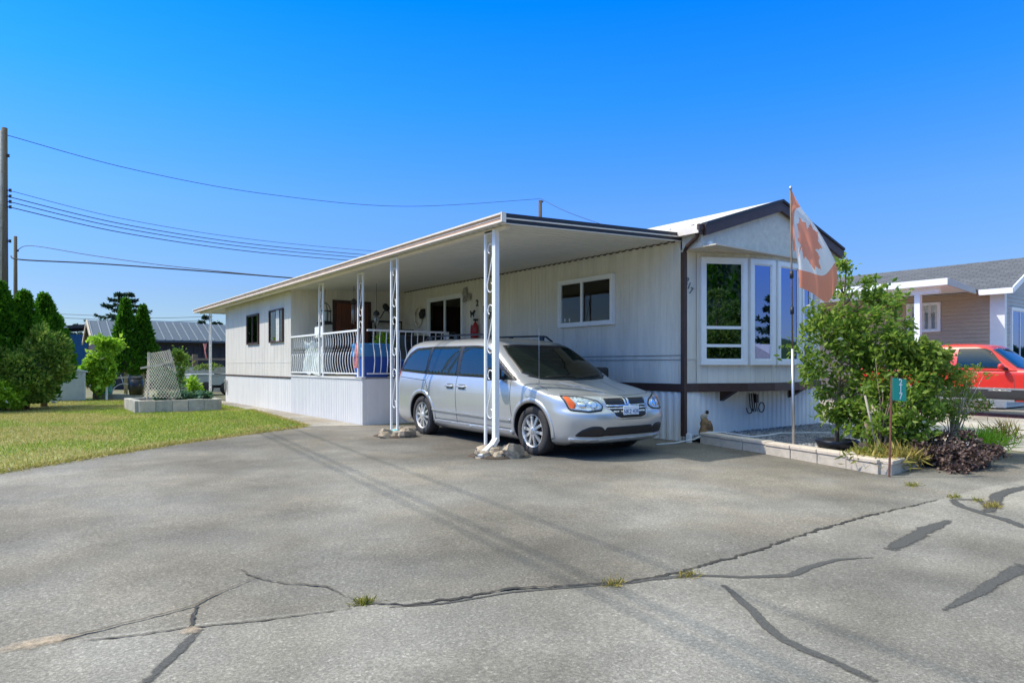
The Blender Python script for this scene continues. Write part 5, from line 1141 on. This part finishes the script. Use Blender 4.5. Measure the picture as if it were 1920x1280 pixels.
t = thing('chard_plant', (4.05, 20.6, .27), 0, 'lime green leafy plant standing right of the trellis', 'plant'); crown('leaves', [((4.0, 20.5, .62), (.22, .2, .32), 1)], 380, .12, M['lime'], t, 52, 0, .15)
for k, (x, y, lab) in enumerate(((3.55, 19.7, 'blue green cabbage at the foot of the netting'), (3.9, 19.75, 'blue green cabbage in the middle of the bed front'), (4.2, 19.9, 'pale leafy cabbage nearest the bed right end'), (3.1, 19.6, 'pale seedling clump left in the bed'))):
    t = thing('cabbage', (x, y, .27), 0, lab, 'vegetable', 'vegetables in the raised bed'); crown('leaves', [((x, y, .38), (.2, .16, .1), 1)], 170, .11, M['cabbage'], t, 60+k, -.2, .12, 12, .8)
# lime vine on arch, cedars, tubs and junk at the back fence
c = AT(185, 672, 23.5); t = thing('grape_vine', (c.x, c.y, 0), 0, 'bright lime grape vine on a white post before the dark building', 'vine')
crown('leaves', [((c.x-.02, c.y, 1.0), (.42, .3, .75), 1.8), (tuple(AT(200, 645, 23.5)), (.55, .3, .22), .8), (tuple(AT(208, 690, 23.5)), (.14, .2, .4), .4)], 2400, .15, M['lime'], t, 71, .3, .18, 90, .8)
p = AT(200, 738, 23.5); MB().bar((p.x, p.y, 0), (p.x, p.y, 1.5), .07).build('post', M['vinyl'], t); MB().tube([(c.x-.1, c.y, 0), (c.x, c.y, .8)], .03, 6).build('stem', M['bark'], t)
for k, (px, h_, r, kk, lab) in enumerate(((236, 3.72, .62, 25.5, 'taller of the two trimmed cedars before the metal roof'), (268, 3.5, .52, 26.0, 'shorter right hand cedar of the trimmed pair'))):
    b = AT(px, 700, kk); t = thing('cedar_tree', (b.x, b.y, 0), 0, lab, 'tree', 'trimmed cedars at the back')
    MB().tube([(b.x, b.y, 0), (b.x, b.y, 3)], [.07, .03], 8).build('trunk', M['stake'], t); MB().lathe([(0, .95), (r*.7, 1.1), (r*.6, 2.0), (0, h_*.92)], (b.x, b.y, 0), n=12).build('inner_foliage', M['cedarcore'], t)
    cedar('crown', t, (b.x, b.y, 0), h_, r, 5200, M['cedar'], 80+k, .14, .85, .12)
c = AT(338, 676, 26.5); t = thing('rose_bush', (c.x, c.y, 0), 0, 'green bush right of the trellis against the dark wall', 'shrub'); crown('crown', [((c.x, c.y, 1.35), (.45, .4, .5), 1), ((c.x, c.y, .7), (.3, .3, .4), .6)], 1500, .11, M['pear'], t, 91, 0, .18)
MB().tube([(c.x, c.y, 0), (c.x, c.y, 1.2)], .03, 6).build('stem', M['bark'], t)
c = AT(201, 738, 24); t = thing('teal_tub', (c.x, c.y, .2), 0, 'teal plastic tub on the back ledge', 'tub'); MB().lathe([(0, 0), (.15, 0), (.17, .34), (.18, .36), (.14, .35), (0, .3)], (c.x, c.y, .2), n=16).build('tub', M['teal'], t)
c = AT(184, 738, 24); put('blue_drum', 'dark blue drum left of the teal tub', 'drum', MB().lathe([(0, 0), (.16, 0), (.165, .15), (.15, .17), (.165, .19), (.16, .38), (.0, .38)], (c.x, c.y, .18), n=16), M['bluewall'])
c = AT(255, 740, 23.3); t = thing('garden_barrel', (c.x, c.y, .2), 0, 'black covered barrel behind the raised bed', 'barrel'); MB().lathe([(0, 0), (.2, 0), (.24, .3), (.22, .55), (0, .6)], (c.x, c.y, .2), n=16).build('barrel', M['bagblack'], t); MB().blob((c.x, c.y, .80), (.25, .25, .08), 5, 6, .3).build('cover', M['bagblack'], t)
a = AT(180, 745, 24); b = AT(262, 741, 24); put('ledge', 'low grey timber ledge carrying the tubs and barrel', 'ledge', MB().bar((a.x, a.y, .10), (b.x, b.y, .10), .4, .2), M['greyblock'])
c = AT(232, 735, 23.6); mb = MB(); mb.tube([(c.x+.36*math.cos(a), c.y, .22+.36*math.sin(a)) for a in [k*.16 for k in range(20)]], .02, 6); mb.tube([(c.x+.1, c.y, .2), (c.x-.1, c.y, .9)], .015, 6); put('wire_hoop', 'grey wire hoop standing left of the black barrel', 'hoop', mb, M['steel'])
a = AT(204, 709, 25); b = AT(252, 706, 25); put('fence_rail', 'pale horizontal fence rail behind the trimmed cedars', 'rail', MB().bar(a, b, .05, .07).bar((a.x, a.y, 0), a, .06).bar((b.x, b.y, 0), b, .06), M['stake'])
# trailer and block wall by the path
c = AT(392, 728, 27.5); t = thing('utility_trailer', (c.x, c.y, 0), 0, 'low pale utility trailer parked behind the far porch post', 'trailer')
mb = MB(); mb.box((c.x-.65, c.y, .42), (c.x+1.0, c.y+1.2, .85)); mb.box((c.x-.68, c.y-.03, .83), (c.x+1.03, c.y+1.23, .88)); mb.build('box', M['shed'], t); MB().box((c.x-.6, c.y+.1, .3), (c.x+.95, c.y+1.1, .42)).build('chassis', M['iron'], t)
for xx in (c.x-.1, c.x+.7): MB().lathe([(0, -.08), (.26, -.08), (.28, 0), (.26, .08), (0, .08)], (xx, c.y, .28), 'y', 20).build('wheel', M['tyre'], t)
a = AT(348, 720, 31); b = AT(430, 720, 31); t = thing('block_wall', (a.x, a.y, 0), 0, 'grey block wall behind the trailer', 'wall'); MB().bar((a.x, a.y, .58), (b.x, b.y, .58), .25, 1.16).build('wall', M['greyblock'], t); MB().bar((a.x, a.y, 1.52), (b.x, b.y, 1.52), .08, .1).bar((a.x+.4, a.y, .9), (a.x+.4, a.y, 1.75), .22).build('timber_rail', M['bark'], t)
c = AT(400, 692, 30.5); t = thing('creeper', (c.x, c.y, 1.1), 0, 'brownish creeper trailing over the block wall', 'creeper'); crown('leaves', [((c.x-.3, c.y-.1, 1.15), (.7, .15, .14), 1)], 500, .09, M['yellow'], t, 95)
mb = MB(); p = Vector((5.42, 25.2, 2.0)); mb.grid([[p+Vector((-.05*math.sin(j*.6+i*.2)-.04-.02*j*(1-i/9), .02*j, -i*.065)) for j in range(6)] for i in range(9)]); put('small_flag', 'small pale red flag tied to the far porch post', 'flag', mb, M['redwhite'])
# ------------------------------------------------------------------ buildings and trees beyond
bl = AT(172, 637, 33); br = AT(423, 639, 33*.9)
t = thing('dark_outbuilding', (bl.x, bl.y, 0), 0, 'long dark outbuilding under a ribbed blue grey metal roof', 'building')
X0, X1, Y0 = bl.x, bl.x+11, bl.y; ze, zr = 2.5, 3.55
MB().box((X0+.2, Y0+.5, 0), (X1, Y0+5, 2.55)).build('wall', M['darkwall'], t)
mb = MB()
for k in range(24): mb.box((X0+.25+k*.45, Y0+.47, .1), (X0+.60+k*.45, Y0+.5, 2.3))
mb.build('boards', M['darkwall'], t)
mb = MB(); mb.prism([(Y0, ze), (Y0+2.6, zr), (Y0+5.2, ze), (Y0+5.2, ze+.06), (Y0+2.6, zr+.06), (Y0, ze+.06)], lambda a, b, d: (d, a, b), X0, X1)
for k in range(28):
    x = X0+.03+k*.40; mb.cur = 1; mb.prism([(Y0-.01, ze+.06), (Y0+2.6, zr+.06), (Y0+2.6, zr+.11), (Y0-.01, ze+.11)], lambda a, b, d, x=x: (x+d, a, b), 0, .05)
M['metalrib'] = mat('metal_roof_rib', (.17, .20, .24), .5, var=.1)
mb.build('roof', [M['metalroof'], M['metalrib']], t); mb = MB(); mb.prism([(Y0-.02, ze-.12), (Y0+2.6, zr-.1), (Y0+5.2, ze-.12), (Y0+5.2, ze+.07), (Y0+2.6, zr+.08), (Y0-.02, ze+.07)], lambda a, b, d: (d, a, b), X0-.06, X0); mb.build('barge_board', M['stake'], t); MB().box((X0, Y0-.03, ze-.04), (X1, Y0+.02, ze+.05)).build('gutter', M['metalroof'], t)
c = AT(120, 612, 42); c2 = AT(170, 612, 40); t = thing('blue_building', (c.x, c.y, 0), 0, 'dark blue clapboard building behind the hedge', 'building')
mb = MB(); mb.box((c.x-3, c.y, 0), (c2.x+.6, c.y+6, 3.2))
for k in range(18): mb.box((c.x-3, c.y-.03, .1+k*.17), (c2.x+.6, c.y, .22+k*.17))
mb.build('wall', M['bluewall'], t); mb = MB(); mb.prism([(c.x-3.3, 3.15), (c2.x+.9, 3.75), (c2.x+.9, 3.95), (c.x-3.3, 3.35)], lambda a, b, d: (a, d, b), c.y-.4, c.y+6); mb.build('roof', M['darkwall'], t)
c = AT(292, 606, 55); t = thing('hip_roof_house', (c.x, c.y, 0), 0, 'distant house of which only a dark hip roof shows', 'building'); MB().box((c.x-3, c.y, 0), (c.x+7, c.y+6, 4.0)).build('wall', M['darkwall'], t); mb = MB(); mb.add([(c.x-3.5, c.y-.5, 4.0), (c.x+8, c.y-.5, 4.0), (c.x+8, c.y+7, 4.0), (c.x-3.5, c.y+7, 4.0), (c.x-1.0, c.y+3, 5.1), (c.x+4, c.y+3, 5.1)], [(0, 1, 5, 4), (2, 3, 4, 5), (1, 2, 5), (3, 0, 4), (3, 2, 1, 0)]); mb.build('roof', M['metalroof'], t)
for k, (px, py, kk, r, lab) in enumerate(((221, 541, 58, 5.8, 'tall dark fir left of the twin tops behind the metal roof'), (241, 541, 60, 5.6, 'tall dark fir right of the twin tops behind the metal roof'), (384, 584, 60, 4.4, 'distant dark fir beside the roof end'), (408, 596, 62, 4.0, 'distant bushy fir touching the addition wall'), (146, 602, 80, 3.4, 'tiny distant fir above the blue building'), (47, 548, 40, 2.2, 'dark fir tip showing over the cedar hedge'))):
    p = AT(px, py, kk); conifer('fir_tree', (p.x, p.y, 0), p.z, r, lab, 'firs beyond the yard', 100+k, 9000 if k < 2 else 4500)
for px, kk, r, lab in ((415, 50, 1.6, 'round green tree behind the metal roof end'),):
    p = AT(px, 645, kk); t = thing('round_tree', (p.x, p.y, 0), 0, lab, 'tree'); crown('crown', [((p.x, p.y, 2.6), (1.6, 1.6, 1.3), 1)], 1500, .22, M['pear'], t, 120, .1, .2); MB().tube([(p.x, p.y, 0), (p.x, p.y, 2.4)], .14, 7).build('trunk', M['bark'], t)
# far tree line all around
g = np.random.default_rng(77); n = 30000; a = g.uniform(R(-45), R(150), n); rr = 150+g.normal(size=n)*6; hmax = 2.6+1.2*np.sin(a*9)+.9*np.sin(a*23+1)+.6*np.sin(a*57)
P = np.stack([rr*np.cos(a), rr*np.sin(a), hmax*g.random(n)**.8*1.5], 1); tag(leaf_mesh('far_trees', P, g.normal(size=(n, 3))+np.array([0, 0, .6]), g.normal(size=(n, 3)), 2.0, 1.2, M['fir']), kind='stuff')
# utility poles and wires
def upole(name, px, py, kk, r, label, gear):
    p = AT(px, py, kk); t = thing(name, (p.x, p.y, 0), 0, label, 'utility pole'); MB().tube([(p.x, p.y, 0), p], [r*1.2, r*.85], 12).build('shaft', M['pole'], t)
    rt = Vector((VX, -VZ, 0))
    for (y_, L) in gear:
        c = AT(px, y_, kk); MB().lathe([(0, -.06), (.05, -.05), (.035, 0), (.05, .05), (0, .06)], c+rt*(r+L), n=8).build('insulator', M['iron'], t); MB().bar(c, c+rt*(r+L), .03).build('arm', M['iron'], t)
    return p
pa = upole('utility_pole', 8.5, 240, 24, .105, 'tall weathered utility pole at the left frame edge', [(292, .03), (357, .10), (368, .10), (378, .10), (388, .10), (452, .09)])
MB().tube([AT(2.5, 245, 23.9), AT(1.0, 600, 23.9)], .05, 8).build('riser_pipe', M['greyblock'], bpy.data.objects['utility_pole'])
pb_ = upole('utility_pole', 29, 443, 38, .10, 'second shorter utility pole standing right of the tall one', [(470, .04)])
pc = upole('utility_pole', 1013, 376, 46, .14, 'utility pole top peeping over the carport roof', [(378, .03)])
def wire(label, pts, r, sag=0.):
    P = [AT(*p) for p in pts]; out = []
    n = 40
    for i in range(n+1):
        t_ = i/n; v = cat([tuple(p) for p in P], t_); out.append(Vector(v)-Z3*sag*4*t_*(1-t_))
    o = MB().tube(out, r, 5).build('overhead_wire', M['wire']); tag(o, label, 'wire', 'overhead wires')
wire('topmost sagging wire from the tall pole to the pole over the carport', [(11, 253, 24), (250, 318, 29), (500, 364, 34), (760, 387, 40), (1012, 373, 46)], .014)
wire('wire running down right from the pole over the carport roof', [(1013, 372, 46), (1065, 398, 44), (1150, 428, 42)], .016)
for k, (y0_, y1_, r) in enumerate(((357, 470, .011), (369, 478, .017), (378, 484, .017), (388, 491, .018))):
    wire(('uppermost thin', 'second', 'third', 'lowest')[k]+' of four parallel wires leaving the tall pole', [(16, y0_, 24), (230, y0_+(y1_-y0_)*.47, 28), (460, y0_+(y1_-y0_)*.80, 33), (690, y1_, 38), (900, y1_+14, 43)], r)
wire('thin curved wire from the shorter pole towards the roof', [(34, 468, 38), (62, 461, 37), (180, 480, 36), (330, 500, 35), (560, 522, 34), (700, 530, 34)], .018)
wire('thick dark cable from the shorter pole towards the roof', [(20, 480, 30), (42, 487, 30), (180, 494, 31), (350, 506, 32), (545, 521, 33), (700, 534, 34)], .032)
for k, yy in enumerate((588, 595)):
    wire(('upper', 'lower')[k]+' faint distant wire behind the fir trees', [(95, yy, 90), (220, yy+5, 90), (300, yy+8, 90), (400, yy+5, 90)], .03)
# wires overhead that cast the thin shadows across the drive
PT = Vector((pa.x, pa.y, pa.z))
for k, (sx, h_, r, lab) in enumerate(((3.36, 9.4, .018, 'left cable of the overhead pair that shades the drive'), (3.52, 9.4, .018, 'right cable of the overhead pair that shades the drive'), (3.95, 9.0, .016, 'single overhead cable that shades the drive'))):
    f_ = lambda y: (sx-.62-.09*(10.35-y)+0.0, y)
    sl = .09; out = []
    for i in range(31):
        yg = -14+i*(32.0/30); xg = (sx, 3.52, 3.95)[0] + sl*(yg-10.35) if k < 2 else sx+sl*(yg-8.9)
        z = h_+.15*((i-15)/15)**2; s_ = z-gz(yg); out.append(Vector((xg+s_*SUN.x/SUN.z, yg+s_*SUN.y/SUN.z, z)))
    tag(MB().tube(out, r, 6).build('overhead_wire', M['wire']), lab, 'wire', 'overhead wires')
# ------------------------------------------------------------------ grey neighbour house
HX, HY = 23.0, 7.0
t = thing('neighbour_house', (HX, HY, 0), 0, 'beige sided neighbour house with grey shingle roof and white porch trim', 'house')
def clap(x0, y0, x1, y1, z0, z1, m, n):
    mb = MB(); k = int((z1-z0)/.115); nx, ny = n
    rows_ = []
    for i in range(k+1):
        z = z0+i*.115
        for o, dz in ((.02, 0), (.002, .113)):
            zz = min(z+dz, z1); rows_.append([(x0+nx*o, y0+ny*o, zz), (x1+nx*o, y1+ny*o, zz)])
    return mb.grid(rows_, False).build('wall', m, t)
MB().box((HX+.02, HY+.02, 0), (HX+4.4, 26, 3.35)).build('core', M['beige'], t)
clap(HX, HY+.12, HX, 26, .0, 3.42, M['beige'], (-1, 0)); clap(HX+.12, HY, HX+4.4, HY, 0, 3.4, M['bluegrey'], (0, -1))
mb = MB(); mb.box((HX-.03, HY-.03, 0), (HX+.13, HY+.34, 3.45)); mb.build('corner_board', M['vinyl'], t)
window(t, (HX, 9.62, 2.28), (0, -1, 0), (-1, 0, 0), .98, .92, .07, (), (), 'vinyl', 'wglass', .06, ((.07, .9, 0),)); window(t, (HX+.42, HY, 1.2), (1, 0, 0), (0, -1, 0), 1.5, 1.75, .09, (.75,), (), 'vinyl', 'bowglass', .07)
mb = MB(); zr_ = 4.5
for (xa, za, xb, zb) in ((HX-.35, 3.38, HX+2.2, zr_), (HX+2.2, zr_, HX+4.8, 3.38)): mb.prism([(xa, za), (xb, zb), (xb, zb+.09), (xa, za+.09)], lambda a, b, d: (a, d, b), HY-.32, 27)
mb.build('roof', M['shingle'], t)
mb = MB(); mb.prism([(HX-.3, 3.40), (HX+4.7, 3.40), (HX+2.2, zr_-.02)], lambda a, b, d: (a, d, b), HY-.01, HY+.3); mb.build('gable', M['bluegrey'], t)
mb = MB()
for (xa, za, xb, zb) in ((HX-.38, 3.30, HX+2.2, zr_-.07), (HX+2.2, zr_-.07, HX+4.8, 3.30)): mb.prism([(xa, za), (xb, zb), (xb, zb+.17), (xa, za+.17)], lambda a, b, d: (a, d, b), HY-.36, HY-.32)
mb.box((HX-.42, HY-.34, 3.28), (HX-.32, 7.5, 3.44)); mb.build('fascia', M['vinyl'], t)
PX0, PY0, PY1 = HX-2.3, 7.62, 15.5
mb = MB(); mb.prism([(PX0, 3.45), (HX-.02, 3.40), (HX-.02, 3.48), (PX0, 3.53)], lambda a, b, d: (a, d, b), PY0, PY1); mb.build('porch_roof', M['vinyl'], t)
mb = MB(); mb.box((PX0-.05, PY0-.02, 3.47), (PX0, PY1, 3.65)); mb.build('porch_fascia', M['vinyl'], t); mb = MB(); mb.prism([(PX0, 3.45), (HX-.35, 3.33), (HX-.35, 3.48), (PX0, 3.65)], lambda a, b, d: (a, d, b), PY0-.04, PY0); mb.build('porch_end_fascia', M['bluegrey'], t)
mb = MB(); mb.box((PX0+.25, PY0+.3, 3.28), (PX0+.4, PY1, 3.45)); mb.build('porch_beam', M['vinyl'], t)
MB().box((PX0+.25, 8.42, 0), (PX0+.40, 8.57, 3.28)).build('column', M['vinyl'], t); MB().box((PX0+.25, 12.4, 0), (PX0+.40, 12.55, 3.28)).build('column', M['vinyl'], t)
mb = MB(); mb.box((13.2, 2.9, -.10), (40, 3.05, .05)); o = mb.build('kerb', M['gravelpale']); tag(o, kind='structure')
# trees and a house across the street, seen only in the window reflections
for k, (x, y, h_, r, lab) in enumerate(((10.6, -5.5, 7.5, 2.0, 'dark cedar across the street mirrored in the first bow window'), (13.4, -6.6, 6.5, 1.9, 'second dark cedar across the street mirrored in the window edge'))):
    t = thing('cedar_tree', (x, y, gz(y)), 0, lab, 'tree'); MB().tube([(x, y, -.3), (x, y, h_*.8)], [.15, .05], 7).build('trunk', M['bark'], t); MB().lathe([(0, .1), (r*.8, .4), (r*.6, h_*.5), (0, h_*.94)], (x, y, 0), n=12).build('inner_foliage', M['cedarcore'], t); cedar('crown', t, (x, y, 0), h_, r, 6000, M['cedar'], 140+k, .26, 0, .2)
conifer('fir_tree', (22.3, -12.0, 0), 5.0, 2.0, 'open branched fir across the street mirrored in the bow windows', 'firs across the street', 150, 2600)
for k, (x, y, r) in enumerate(((19.6, -12.2, 1.9), (23.6, -12.4, 1.9), (29.2, -4.6, 2.0))):
    t = thing('street_shrub', (x, y, 0), 0, ('left', 'middle', 'right')[k]+' rounded shrub across the street in the mirrored view', 'shrub'); MB().blob((x, y, 1.2), (r*.85, r*.7, 1.3), 160+k, 9, .3).build('inner_foliage', M['cedarcore'], t); crown('crown', [((x, y, 1.3), (r, r*.8, 1.5), 1)], 1500, .22, M['pear'], t, 165+k, .1, .2)
t = thing('street_house', (21, -6.5, 0), 0, 'low house across the street with a pale pitched roof', 'house'); MB().box((19, -9, -.3), (27, -6, 1.5)).build('wall', M['beige'], t); mb = MB(); mb.prism([(-5.4, 1.4), (-7.5, 2.1), (-9.6, 1.4)], lambda a, b, d: (d, a, b), 18.6, 27.5); mb.build('roof', M['roofwhite'], t)
